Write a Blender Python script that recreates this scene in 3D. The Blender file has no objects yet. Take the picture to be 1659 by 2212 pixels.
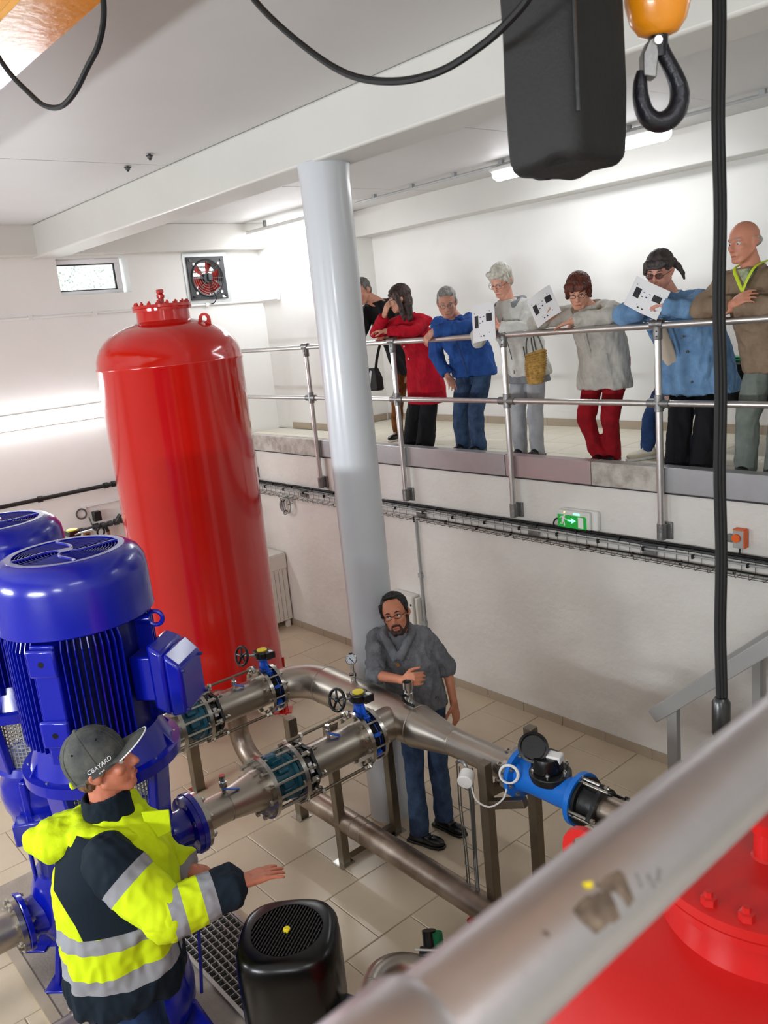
import bpy, bmesh, math, random
from mathutils import Vector as V, Matrix, noise
random.seed(4)
PI = math.pi
scene = bpy.context.scene
COL = scene.collection

# ------------------------------------------------------------------ camera
cam_d = bpy.data.cameras.new('camera')
cam = bpy.data.objects.new('camera', cam_d); COL.objects.link(cam)
_r = V((0.65221, 0.75196, -0.09593)); _u = V((-0.11210, 0.22100, 0.96881)); _f = V((-0.74971, 0.62112, -0.22845))
_f.normalize(); _r = (_r - _f * _r.dot(_f)).normalized(); _u = _r.cross(_f)
cam.matrix_world = Matrix(((_r.x, _u.x, -_f.x, 0), (_r.y, _u.y, -_f.y, 0), (_r.z, _u.z, -_f.z, 3.73), (0, 0, 0, 1)))
cam_d.sensor_fit = 'VERTICAL'; cam_d.sensor_height = 36.0; cam_d.sensor_width = 27.0
cam_d.lens = 1797.3 / 2212 * 36
cam_d.clip_start = 0.01
cam_d.dof.use_dof = True; cam_d.dof.focus_distance = 5.2; cam_d.dof.aperture_fstop = 10.5
scene.camera = cam

# ------------------------------------------------------------------ world and exposure
w = bpy.data.worlds.new('world'); scene.world = w; w.use_nodes = True
bg = w.node_tree.nodes['Background']; bg.inputs[0].default_value = (0.86, 0.93, 1.0, 1); bg.inputs[1].default_value = 4.5
vs = scene.view_settings
vs.view_transform = 'Standard'; vs.look = 'None'; vs.exposure = 0.2; vs.gamma = 1.0; vs.use_curve_mapping = False
try: scene.cycles.max_bounces = 8; scene.cycles.diffuse_bounces = 5
except Exception: pass

# strength of each fluorescent lamp (watts of its tube)
LAMP = 30.0
TUBE = 9.0

# ------------------------------------------------------------------ materials
def srgb(h):
    if isinstance(h, str):
        h = h.lstrip('#'); c = [int(h[i:i+2], 16) / 255 for i in (0, 2, 4)]
    else: c = list(h)
    return tuple((x / 12.92 if x <= .04045 else ((x + .055) / 1.055) ** 2.4) for x in c)

MATS = {}
def mat(name, col, rough=.5, metal=0.0, bump=0.0, bscale=60.0, var=0.0, vscale=4.0, coat=0.0, spec=.5, emit=None, estr=0.0, alpha=1.0, trans=0.0, dark=None, stretch=None, rvar=0.0):
    if name in MATS: return MATS[name]
    m = bpy.data.materials.new(name); m.use_nodes = True; nt = m.node_tree; N = nt.nodes; L = nt.links
    b = N['Principled BSDF']
    c = srgb(col)
    b.inputs['Base Color'].default_value = (*c, 1); b.inputs['Roughness'].default_value = rough
    b.inputs['Metallic'].default_value = metal
    b.inputs['Specular IOR Level'].default_value = spec
    b.inputs['Coat Weight'].default_value = coat; b.inputs['Coat Roughness'].default_value = .12
    if trans: b.inputs['Transmission Weight'].default_value = trans
    b.inputs['Alpha'].default_value = alpha
    if emit is not None:
        b.inputs['Emission Color'].default_value = (*srgb(emit), 1); b.inputs['Emission Strength'].default_value = estr
    if var or bump or rvar:
        tc = N.new('ShaderNodeTexCoord'); src = tc.outputs['Object']
        if stretch:
            mp = N.new('ShaderNodeMapping'); mp.inputs['Scale'].default_value = stretch; L.new(src, mp.inputs[0]); src = mp.outputs[0]
    if var:
        n = N.new('ShaderNodeTexNoise'); n.inputs['Scale'].default_value = vscale; n.inputs['Detail'].default_value = 6
        n.inputs['Roughness'].default_value = .6; L.new(src, n.inputs['Vector'])
        mx = N.new('ShaderNodeMix'); mx.data_type = 'RGBA'
        d = srgb(dark) if dark else tuple(x * (1 - var) for x in c)
        mx.inputs[6].default_value = (*c, 1); mx.inputs[7].default_value = (*d, 1)
        rp = N.new('ShaderNodeMapRange'); rp.inputs[1].default_value = .38; rp.inputs[2].default_value = .68
        L.new(n.outputs[0], rp.inputs[0]); L.new(rp.outputs[0], mx.inputs[0]); L.new(mx.outputs[2], b.inputs['Base Color'])
    if rvar:
        n3 = N.new('ShaderNodeTexNoise'); n3.inputs['Scale'].default_value = vscale * 1.7; n3.inputs['Detail'].default_value = 5; L.new(src, n3.inputs['Vector'])
        r3 = N.new('ShaderNodeMapRange'); r3.inputs[3].default_value = max(.02, rough - rvar); r3.inputs[4].default_value = rough + rvar
        L.new(n3.outputs[0], r3.inputs[0]); L.new(r3.outputs[0], b.inputs['Roughness'])
    if bump:
        n2 = N.new('ShaderNodeTexNoise'); n2.inputs['Scale'].default_value = bscale; n2.inputs['Detail'].default_value = 4
        L.new(src, n2.inputs['Vector'])
        bp = N.new('ShaderNodeBump'); bp.inputs['Strength'].default_value = bump; bp.inputs['Distance'].default_value = .02
        L.new(n2.outputs[0], bp.inputs['Height']); L.new(bp.outputs[0], b.inputs['Normal'])
    MATS[name] = m
    return m

M = dict(
    wall=mat('white_painted_wall', '#e6e5e1', .55, bump=.12, bscale=9, var=.04, vscale=1.5),
    plaster=mat('rough_white_painted_concrete', '#dfdcd6', .55, bump=.35, bscale=14, var=.07, vscale=2.5),
    ceil=mat('ceiling_paint', '#cdccca', .5, bump=.15, bscale=4, var=.05, vscale=.9),
    beam=mat('beam_paint', '#d0cfc9', .38, bump=.12, bscale=5, var=.04, vscale=1.5),
    column=mat('column_gloss_paint', '#ced2d7', .30, bump=.1, bscale=3, var=.03, vscale=2, coat=.3),
    tile=mat('beige_floor_tile', '#cdbca2', .32, bump=.03, bscale=30, var=.10, vscale=2.2, rvar=.07),
    grout=mat('floor_grout', '#a49584', .8, var=.1),
    gtile=mat('pale_gallery_tile', '#d9d2c0', .35, var=.06, vscale=2),
    ggrout=mat('gallery_grout', '#c9c5b8', .8),
    skirt=mat('skirting_tile', '#a99a86', .4, var=.08, vscale=3),
    conc=mat('bare_concrete_plinth', '#a79c90', .7, bump=.2, var=.2, vscale=3, dark='#8d8175'),
    curb_a=mat('brushed_grey_edge_strip', '#b9b9bb', .35, metal=.55, var=.1, vscale=5),
    curb_b=mat('pink_reflection_edge_strip', '#b39a9c', .4, metal=.35, var=.14, vscale=4, dark='#a89a98'),  # pink reflection painted into the base colour of the strip
    curb_c=mat('marbled_concrete_edge', '#c4bfb6', .6, bump=.3, var=.35, vscale=9, dark='#948d84'),
    alu=mat('rail_aluminium', '#d2cfcd', .36, metal=1.0, bump=.02, bscale=40, var=.08, vscale=9, rvar=.06),
    galv=mat('galvanised_fitting', '#8f8f8e', .42, metal=.9, bump=.15, bscale=50, var=.2, vscale=20),
    ss=mat('stainless_pipe', '#b9b1a6', .36, metal=1.0, bump=.04, bscale=9, var=.16, vscale=3, rvar=.09),
    ssr=mat('stained_stainless_pipe', '#ad9f92', .40, metal=1.0, bump=.05, bscale=9, var=.35, vscale=4, dark='#7b6a5c', rvar=.1),
    ssf=mat('machined_flange', '#bdb9b2', .24, metal=1.0, var=.08, vscale=20),
    bolt=mat('zinc_bolt', '#b7b3aa', .3, metal=1.0),
    post=mat('stainless_square_tube', '#857a6a', .38, metal=.85, var=.2, vscale=6),
    red=mat('glossy_red_paint', '#cb160d', .13, coat=.6, bump=.03, bscale=12, var=.08, vscale=1.2),
    red2=mat('satin_red_paint', '#b81816', .36, coat=.15, bump=.05, bscale=25, var=.08, vscale=2),
    blue=mat('pump_blue_paint', '#0717a2', .22, coat=.4, bump=.04, bscale=16, var=.12, vscale=3),
    bluedark=mat('pump_blue_cast', '#0a1470', .4, coat=.2, bump=.12, bscale=30, var=.2, vscale=6),
    vblue=mat('valve_blue', '#0f55c8', .35, coat=.2, bump=.1, bscale=40),
    mblue=mat('meter_blue', '#0e6fd0', .4, bump=.12, bscale=40, var=.08, vscale=8),
    teal=mat('check_valve_teal', '#1d5568', .4, bump=.15, bscale=30, var=.2, vscale=10),
    blk=mat('black_cast_iron', '#101214', .38, bump=.1, bscale=40),
    blkp=mat('black_plastic', '#0c0c0d', .3, bump=.03),
    blkg=mat('glossy_black_motor', '#040404', .26, coat=.0, spec=.35, bump=.02, bscale=8),
    rubber=mat('black_rubber_cable', '#0c0c0d', .6, spec=.3),
    dgrey=mat('dark_grey_plastic', '#35393b', .45),
    yel=mat('valve_yellow_disc', '#e8d21c', .5),
    ocra=mat('crane_yellow_paint', '#c98710', .26, coat=.3, bump=.1, bscale=30, var=.05),
    ocrb=mat('hook_block_orange', '#ee9412', .3, coat=.4, bump=.04),
    fabricblk=mat('black_canvas', '#121111', .75, bump=.12, bscale=120, var=.15, vscale=8),
    hook=mat('hook_black_steel', '#23232a', .34, metal=.3, bump=.25, bscale=35, var=.15, vscale=20),
    white=mat('white_plastic', '#e9e8e4', .4),
    lampb=mat('lamp_housing', '#d8d8d4', .4),
    diff=mat('lamp_diffuser', '#ffffff', .5, emit='#fbfbff', estr=TUBE),
    wfr=mat('window_frame_pvc', '#eceef0', .35),
    fanred=mat('fan_blade_red', '#b3261d', .4),
    anth=mat('anthracite_metal', '#2a2b2e', .45, bump=.1),
    stainplate=mat('thin_steel_plate', '#b9bcba', .4, metal=.6),
    cabinet=mat('cabinet_white', '#dedcd4', .4),
    green=mat('green_knob', '#0f7a4c', .4),
    wire=mat('galvanised_wire', '#6f716f', .45, metal=.8),
    ogrey=mat('stair_grey_paint', '#a8a8a6', .38, var=.03),
    grat=mat('galvanised_grating', '#a9a8a2', .4, metal=.7, var=.15, vscale=10),
    pit=mat('dark_pit', '#3a3733', .8),
    gauge=mat('gauge_face', '#cfd8de', .25),
    paper=mat('white_paper', '#e8e8ea', .7),
    ink=mat('print_dark', '#23242a', .7), inkb=mat('print_blue', '#2c3f74', .7),
    orange=mat('orange_plastic', '#e5621c', .45),
    copper=mat('brown_pipe', '#9a6a34', .4, metal=.3),
    brass=mat('brass', '#a48a50', .35, metal=.9),
    signw=mat('sign_white', '#e6efe6', .5),
    chrome=mat('chrome_valve', '#c6c8c8', .2, metal=1.0),
)

# ------------------------------------------------------------------ mesh builder
def frame(ax):
    ax = V(ax).normalized()
    t = V((0, 0, 1)) if abs(ax.z) < .9 else V((1, 0, 0))
    x = ax.cross(t).normalized(); y = ax.cross(x).normalized()
    return x, y, ax

class MB:
    def __init__(s): s.v = []; s.f = []; s.mi = []; s.cur = 0
    def add(s, vs, fs):
        o = len(s.v); s.v += [tuple(p) for p in vs]
        for f in fs: s.f.append([o + i for i in f]); s.mi.append(s.cur)
        return s
    def box(s, c, d, rot=None):
        c = V(c); P = []
        for z in (-.5, .5):
            for x, y in ((-.5, -.5), (.5, -.5), (.5, .5), (-.5, .5)):
                p = V((x * d[0], y * d[1], z * d[2]))
                P.append(c + (rot @ p if rot else p))
        return s.add(P, [(3, 2, 1, 0), (4, 5, 6, 7), (0, 1, 5, 4), (1, 2, 6, 5), (2, 3, 7, 6), (3, 0, 4, 7)])
    def bb(s, x0, x1, y0, y1, z0, z1):
        return s.box(((x0+x1)/2, (y0+y1)/2, (z0+z1)/2), (abs(x1-x0), abs(y1-y0), abs(z1-z0)))
    def bar(s, p0, p1, wd, ht, side=None):
        p0, p1 = V(p0), V(p1); a = (p1 - p0); L = a.length; a.normalize()
        if side is None: side = V((0, 0, 1)).cross(a) if abs(a.z) < .95 else V((1, 0, 0))
        side = (V(side) - a * V(side).dot(a)).normalized(); up = a.cross(side)
        R = Matrix((a, side, up)).transposed()
        return s.box((p0 + p1) / 2, (L, wd, ht), R)
    def rings(s, rs, caps=True, closed=False):
        n = len(rs[0]); P = [p for r in rs for p in r]; F = []
        m = len(rs)
        for i in range(m if closed else m - 1):
            a = i * n; b = ((i + 1) % m) * n
            for j in range(n):
                k = (j + 1) % n; F.append((a + j, a + k, b + k, b + j))
        if caps and not closed:
            F.append(tuple(range(n - 1, -1, -1))); F.append(tuple((m - 1) * n + j for j in range(n)))
        return s.add(P, F)
    def lathe(s, o, ax, prof, n=24, caps=True, closed=False):
        x, y, a = frame(ax); o = V(o)
        return s.rings([[o + a * t + (x * math.cos(2*PI*j/n) + y * math.sin(2*PI*j/n)) * max(r, 1e-4) for j in range(n)] for t, r in prof], caps, closed)
    def cyl(s, p0, p1, r0, r1=None, n=16, caps=True):
        p0, p1 = V(p0), V(p1); r1 = r0 if r1 is None else r1
        return s.lathe(p0, p1 - p0, [(0, r0), ((p1 - p0).length, r1)], n, caps)
    def tube(s, pts, r, n=8, closed=False, flat=None):
        pts = [V(p) for p in pts]; m = len(pts); R = []
        t0 = (pts[1] - pts[0]).normalized(); x, y, _ = frame(t0)
        for i, p in enumerate(pts):
            if closed: t = (pts[(i+1) % m] - pts[i-1]).normalized()
            else: t = (pts[min(i+1, m-1)] - pts[max(i-1, 0)]).normalized()
            x = (x - t * x.dot(t)).normalized(); y = t.cross(x)
            rr = r[i] if isinstance(r, (list, tuple)) else r
            fx = flat if flat else 1.0
            R.append([p + (x * math.cos(2*PI*j/n) * fx + y * math.sin(2*PI*j/n)) * rr for j in range(n)])
        return s.rings(R, not closed, closed)
    def sph(s, c, r, n=16, m=10, B=None):
        c = V(c); r = (r, r, r) if not hasattr(r, '__len__') else r
        B = B or (V((1, 0, 0)), V((0, 1, 0)), V((0, 0, 1)))
        R = []
        for i in range(1, m):
            th = PI * i / m
            R.append([c + B[0]*(r[0]*math.sin(th)*math.cos(2*PI*j/n)) + B[1]*(r[1]*math.sin(th)*math.sin(2*PI*j/n)) - B[2]*(r[2]*math.cos(th)) for j in range(n)])
        o = len(s.v); s.rings(R, False)
        a = len(s.v); s.v += [tuple(c - B[2]*r[2]), tuple(c + B[2]*r[2])]
        for j in range(n):
            k = (j+1) % n
            s.f.append([a, o + k, o + j]); s.mi.append(s.cur)
            s.f.append([a+1, o + (m-2)*n + j, o + (m-2)*n + k]); s.mi.append(s.cur)
        return s
    def cap(s, p0, p1, r0, r1=None, n=14):                       # capsule
        p0, p1 = V(p0), V(p1); r1 = r0 if r1 is None else r1; L = (p1-p0).length
        if L < 1e-5: return s.sph(p0, max(r0, r1))
        pr = [(-r0*math.cos(a), r0*math.sin(a)) for a in (0.0, .5, 1.0)] + [(0, r0), (L, r1)] + [(L + r1*math.sin(a), r1*math.cos(a)) for a in (.55, 1.05, PI/2)]
        return s.lathe(p0, p1-p0, pr, n)
    def torus(s, c, ax, R, r, n=28, m=10):
        x, y, a = frame(ax); c = V(c)
        return s.rings([[c + (x*math.cos(2*PI*i/n)+y*math.sin(2*PI*i/n))*(R + r*math.cos(2*PI*j/m)) + a*(r*math.sin(2*PI*j/m)) for j in range(m)] for i in range(n)], False, True)
    def prism(s, pts, vec):
        pts = [V(p) for p in pts]; vec = V(vec); n = len(pts)
        return s.rings([pts, [p + vec for p in pts]])
    def ring(s, c, ax, ro, ri, h, n=32):                          # washer / flange with a hole
        x, y, a = frame(ax); c = V(c)
        pr = [(0, ri), (0, ro), (h, ro), (h, ri)]
        return s.rings([[c + a*t + (x*math.cos(2*PI*i/n)+y*math.sin(2*PI*i/n))*r for i in range(n)] for t, r in pr], False, True)
    def mesh(s, name, off=V((0, 0, 0)), fix=True):
        me = bpy.data.meshes.new(name)
        me.from_pydata([(p[0]-off[0], p[1]-off[1], p[2]-off[2]) for p in s.v], [], s.f)
        for i, p in enumerate(me.polygons): p.material_index = s.mi[i]
        if fix:
            b = bmesh.new(); b.from_mesh(me); bmesh.ops.recalc_face_normals(b, faces=b.faces); b.to_mesh(me); b.free()
        me.update(); return me
    def build(s, name, m, parent=None, smooth=35, bevel=0.0, loc=None, seg=2):
        off = V((0, 0, 0))
        q = parent
        while q is not None: off = off + q.location; q = q.parent
        if loc is not None: off = off + V(loc) - off
        me = s.mesh(name, off)
        for mm in (m if isinstance(m, (list, tuple)) else [m]): me.materials.append(mm)
        if smooth:
            for p in me.polygons: p.use_smooth = True
            me.set_sharp_from_angle(angle=math.radians(smooth))
        o = bpy.data.objects.new(name, me); COL.objects.link(o)
        if loc is not None:
            pl = V((0, 0, 0)); q = parent
            while q is not None: pl = pl + q.location; q = q.parent
            o.location = V(loc) - pl
        if parent is not None: o.parent = parent
        if bevel:
            b = o.modifiers.new('bevel', 'BEVEL'); b.width = bevel; b.segments = seg; b.limit_method = 'ANGLE'; b.angle_limit = math.radians(40)
        return o

def tag(o, label=None, cat=None, group=None, kind=None):
    if label: o['label'] = label
    if cat: o['category'] = cat
    if group: o['group'] = group
    if kind: o['kind'] = kind
    return o
def thing(name, label, cat, loc=(0, 0, 0), group=None):
    o = bpy.data.objects.new(name, None); COL.objects.link(o); o.location = loc; o.empty_display_size = .1
    return tag(o, label, cat, group)
def place(me, name, parent, loc, rot=None, m=None):
    """an object sharing a mesh; loc in world, parents only translate"""
    o = bpy.data.objects.new(name, me); COL.objects.link(o)
    off = V((0, 0, 0)); q = parent
    while q is not None: off = off + q.location; q = q.parent
    o.parent = parent
    Mx = Matrix.Translation(V(loc) - off)
    if rot is not None: Mx = Mx @ rot.to_4x4()
    o.matrix_local = Mx
    return o
KIDS = {}
def copy_tree(o, parent=None, label=None):
    c = o.copy(); COL.objects.link(c)
    if parent is not None: c.parent = parent
    for ch in [x for x in o.children]: copy_tree(ch, c)
    if label: c['label'] = label
    return c
def struct(name, mb, m, **k):
    o = mb.build(name, m, **k); o['kind'] = 'structure'; return o
def rotto(ax):                                                     # rotation taking +Z to ax
    x, y, a = frame(ax); return Matrix((x, y, a)).transposed()
def smoothpath(pts, n=8):
    pts = [V(p) for p in pts]; out = []
    P = [pts[0]*2 - pts[1]] + pts + [pts[-1]*2 - pts[-2]]
    for i in range(1, len(P)-2):
        p0, p1, p2, p3 = P[i-1:i+3]
        for k in range(n):
            t = k/n
            out.append(.5*((2*p1) + (p2-p0)*t + (2*p0-5*p1+4*p2-p3)*t*t + (3*p1-p0-3*p2+p3)*t**3))
    out.append(pts[-1]); return out

# hex bolt shared mesh (axis +Z, shank through a joint of thickness 1 scaled)
def bolt_mesh(r, L, hh=None):
    hh = hh or r * .9
    b = MB(); b.lathe((0, 0, -L/2-hh), (0, 0, 1), [(0, r*.9), (hh*.2, r), (hh, r)], 6)
    b.lathe((0, 0, L/2), (0, 0, 1), [(0, r), (hh*.8, r), (hh, r*.9)], 6)
    b.cyl((0, 0, -L/2-.2*r), (0, 0, L/2+hh*1.7), r*.5, n=8)
    me = b.mesh('bolt'); me.materials.append(M['bolt'])
    for p in me.polygons: p.use_smooth = True
    me.set_sharp_from_angle(angle=.6)
    return me
BOLT = bolt_mesh(.017, .075); BOLTL = bolt_mesh(.017, .30); BOLTS = bolt_mesh(.012, .03); BOLTM = bolt_mesh(.016, .13)
def bolts(me, parent, c, ax, R, n, a0=0.0, name='bolt'):
    x, y, a = frame(ax); rt = rotto(ax)
    for i in range(n):
        t = a0 + 2*PI*i/n
        place(me, name, parent, V(c) + (x*math.cos(t) + y*math.sin(t))*R, rt)
# ================================================================== THE ROOM
XL, XR, YN, YW, YB, ZC = -9.75, 4.2, -3.0, 5.45, 7.35, 5.05
GZ = 2.37                                                          # gallery floor
# ---- lower floor with its tiles
fl = struct('floor', MB().bb(XL-.3, XR, YN, YW+.1, -.2, -.006), M['grout'], smooth=0)
TS = .52
def tile_mesh(w, d, h, m, g=.006):
    b = MB(); e = .004
    x, y = w/2 - g/2, d/2 - g/2
    P = [(-x, -y, -h), (x, -y, -h), (x, y, -h), (-x, y, -h), (-x, -y, -e), (x, -y, -e), (x, y, -e), (-x, y, -e), (-x+e, -y+e, 0), (x-e, -y+e, 0), (x-e, y-e, 0), (-x+e, y-e, 0)]
    F = [(4, 5, 9, 8), (5, 6, 10, 9), (6, 7, 11, 10), (7, 4, 8, 11), (8, 9, 10, 11)] + [(0, 1, 5, 4), (1, 2, 6, 5), (2, 3, 7, 6), (3, 0, 4, 7)]
    b.add(P, F); me = b.mesh('tile', fix=False); me.materials.append(m); return me
tm = tile_mesh(TS, TS, .008, M['tile'])
x = -9.57; c = 0
while x < -.2:
    y = -.0 + .26 * (c % 2)
    while y < YW + .2:
        place(tm, 'tile', fl, (x, y, 0)); y += TS
    x += TS; c += 1
# ---- gallery slab, its tiles, the walkway under the photographer
gs = MB(); gs.bb(XL-.3, XR, YW+.02, YB+.3, GZ-.3, GZ-.006); gs.bb(-.1, XR, YN, YW+.02, GZ-.25, GZ-.006)
gf = struct('floor_gallery', gs, M['ggrout'], smooth=0)
tg = tile_mesh(.45, .45, .008, M['gtile'], .008)
x = -9.5
while x < -.9:
    for k in range(4):
        y = YW + .1 + .225 + .45*k
        if not (x < -8.4 and y > 6.2): place(tg, 'tile', gf, (x, y, GZ))
    x += .45
struct('wall_right', MB().bb(XL-.3, XR, YW, YW+.2, -.1, GZ-.02), M['plaster'], smooth=0)
# ---- left wall with window and fan openings
def holed_wall(x0, x1, y0, y1, z0, z1, holes):
    b = MB(); ys = sorted({y0, y1} | {h[0] for h in holes} | {h[1] for h in holes}); zs = sorted({z0, z1} | {h[2] for h in holes} | {h[3] for h in holes})
    for i in range(len(ys)-1):
        for j in range(len(zs)-1):
            cy, cz = (ys[i]+ys[i+1])/2, (zs[j]+zs[j+1])/2
            if any(h[0] < cy < h[1] and h[2] < cz < h[3] for h in holes): continue
            b.bb(x0, x1, ys[i], ys[i+1], zs[j], zs[j+1])
    return b
struct('wall_left', holed_wall(XL-.3, XL, YN-.2, YB+.2, -.1, ZC+.1, [(3.66, 4.51, 4.30, 4.705), (5.28, 5.80, 4.15, 4.67)]), M['wall'], smooth=0)
struct('wall_recess', MB().bb(XL, -8.57, 6.35, YB+.2, GZ, ZC), M['wall'], smooth=0)
struct('wall_back', MB().bb(-8.57, XR, YB, YB+.2, GZ, ZC), M['wall'], smooth=0)
struct('wall_near', MB().bb(XL, XR, YN-.2, YN, -.1, ZC), M['wall'], smooth=0)
struct('wall_far', MB().bb(XR, XR+.2, YN-.2, YB+.2, -.1, ZC), M['wall'], smooth=0)
cb = MB().bb(XL-.3, XR+.2, YN-.2, YB+.2, ZC, ZC+.2)
ce = struct('ceiling', cb, M['ceil'], smooth=0)
# ceiling is cast in bays: slightly proud panels leave the faint seams
for (x0, x1, y0, y1, dz) in ((-9.55, -6.35, -3, 3.40, .006), (-6.35, -2.2, -3, 3.40, .004), (-2.2, 4.2, -3, 3.40, .006)):
    MB().bb(x0+.0015, x1-.0015, y0, y1, ZC-dz, ZC+.01).build('slab_panel', M['ceil'], ce, smooth=0, bevel=.002)
for k in range(11):
    x0 = -9.5 + 1.22*k
    MB().bb(x0+.002, x0+1.218, 3.73, 7.1 if x0 > -8.6 else 6.35, ZC-.005-.002*(k % 2), ZC+.01).build('slab_panel', M['ceil'], ce, smooth=0, bevel=.003)
struct('beam_main', MB().bb(XL, XR, 3.40, 3.73, 4.71, ZC), M['beam'], bevel=.018, seg=3)
struct('beam_left', MB().bb(XL, XL+.21, YN, 6.35, 4.73, ZC), M['beam'], bevel=.008)
struct('beam_back', MB().bb(-8.58, XR, 7.08, YB, 4.73, ZC), M['beam'], bevel=.008)
cm = MB(); cm.lathe((-4.55, 3.55, 0), (0, 0, 1), [(0, .163), (1.3, .1625), (2.2, .165), (3.4, .162), (4.60, .164), (4.68, .170), (4.72, .172)], 48)
struct('column', cm, M['column'], smooth=50)
# ---- skirtings, made of tiles
def skirting(name, p0, d, n, L, h, nrm):
    p0, d, nrm = V(p0), V(d), V(nrm)
    s = struct(name, MB().bar(p0 + V((0, 0, h/2-.003)) + nrm*.003, p0 + d*(n*L) + V((0, 0, h/2-.003)) + nrm*.003, .006, h-.006), M['grout'], smooth=0)
    me = MB().box((0, 0, 0), (L-.006 if d.x else .009, .009 if d.x else L-.006, h)).mesh('tile'); me.materials.append(M['skirt'])
    for i in range(n): place(me, 'tile', s, p0 + d*(L*(i+.5)) + V((0, 0, h/2)) + nrm*.0065)
skirting('baseboard_right', (-9.3, YW, 0), (1, 0, 0), 20, .45, .085, (0, -1, 0))
skirting('baseboard_back', (-8.57, YB, GZ), (1, 0, 0), 22, .45, .085, (0, -1, 0))
skirting('baseboard_recess', (-8.57, 6.35, GZ), (0, 1, 0), 2, .48, .085, (1, 0, 0))
skirting('baseboard_corner', (-9.4, 6.35, GZ), (1, 0, 0), 2, .42, .085, (0, -1, 0))
# ---- edge strip of the gallery, one object per length of strip
eb = MB().bb(XL, XR, YW-.01, YW+.10, 2.27, 2.44); es = struct('trim_1', eb, M['curb_c'], smooth=0)
for x0, x1, mm in ((-9.4, -7.55, 'curb_c'), (-7.54, -4.83, 'curb_a'), (-4.82, -3.93, 'curb_b'), (-3.92, -3.34, 'curb_c'), (-3.33, -2.0, 'curb_a'), (-1.99, -.2, 'curb_b')):
    MB().bb(x0, x1, YW-.03-(.006 if mm == 'curb_c' else 0), YW+.085, 2.262, 2.452).build('edge_strip', M[mm], es, smooth=0, bevel=.006)
MB().bb(-9.4, -.2, YW-.018, YW, 2.248, 2.262).build('drip_edge', M['anth'], es, smooth=0)
# ---- window
wn = MB()
X0 = XL - .13
y0, y1, z0, z1 = 3.66, 4.47, 4.30, 4.705
for a in ((y0, y1, z1-.055, z1), (y0, y1, z0, z0+.05), (y0, y0+.05, z0+.05, z1-.055), (y1-.07, y1, z0+.05, z1-.055)): wn.bb(X0-.05, X0, *a)
wd = struct('window_1', wn, M['wfr'], bevel=.006)
sk = MB()
for a in ((y0+.05, y1-.07, z1-.068, z1-.055), (y0+.05, y1-.07, z0+.05, z0+.062), (y1-.085, y1-.07, z0+.05, z1-.055)): sk.bb(X0-.035, X0-.01, *a)
sk.build('glazing_bead', M['anth'], wd, smooth=0)
gm = bpy.data.materials.new('window_glass'); gm.use_nodes = True
g = gm.node_tree.nodes['Principled BSDF']; g.inputs['Transmission Weight'].default_value = 1; g.inputs['Roughness'].default_value = .03; g.inputs['IOR'].default_value = 1.1
MB().bb(X0-.032, X0-.026, y0+.05, y1-.07, z0+.05, z1-.055).build('pane', gm, wd, smooth=0)
# hedge outside the window
hm = bpy.data.materials.new('hedge_leaves'); hm.use_nodes = True; nt = hm.node_tree; b = nt.nodes['Principled BSDF']
nz = nt.nodes.new('ShaderNodeTexVoronoi'); nz.inputs['Scale'].default_value = 26; rp = nt.nodes.new('ShaderNodeValToRGB')
rp.color_ramp.elements[0].color = (.16, .19, .13, 1); rp.color_ramp.elements[1].color = (.80, .82, .80, 1); rp.color_ramp.elements[1].position = .7
tc = nt.nodes.new('ShaderNodeTexCoord'); nt.links.new(tc.outputs['Object'], nz.inputs['Vector']); nt.links.new(nz.outputs[0], rp.inputs[0]); nt.links.new(rp.outputs[0], b.inputs['Base Color'])
hb = MB(); rr = random.Random(3)
for i in range(2200):
    p = V((-11.6 + rr.uniform(-.35, .35), rr.uniform(2.2, 6.8), rr.uniform(3.2, 5.4)))
    a = rr.uniform(0, 6.3); t = rr.uniform(-1, 1); L = rr.uniform(.05, .10)
    u = V((math.cos(a)*t, math.sin(a), math.sin(a*2)*.7)).normalized()*L; v2 = V((t, math.cos(a*1.7), math.sin(a))).normalized()*L*.45
    hb.add([p-u, p+v2, p+u, p-v2], [(0, 1, 2, 3)])
hb.sph((-11.9, 4.5, 3.8), (.5, 3.0, 1.6), 20, 12)
hedge = hb.build('hedge', hm); hedge['kind'] = 'stuff'; tag(hedge, 'leafy green hedge seen outside through the small window', 'hedge')
struct('ground_outside', MB().bb(-16, -10.1, -2, 12, 2.0, 2.2), M['conc'], smooth=0)

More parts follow.
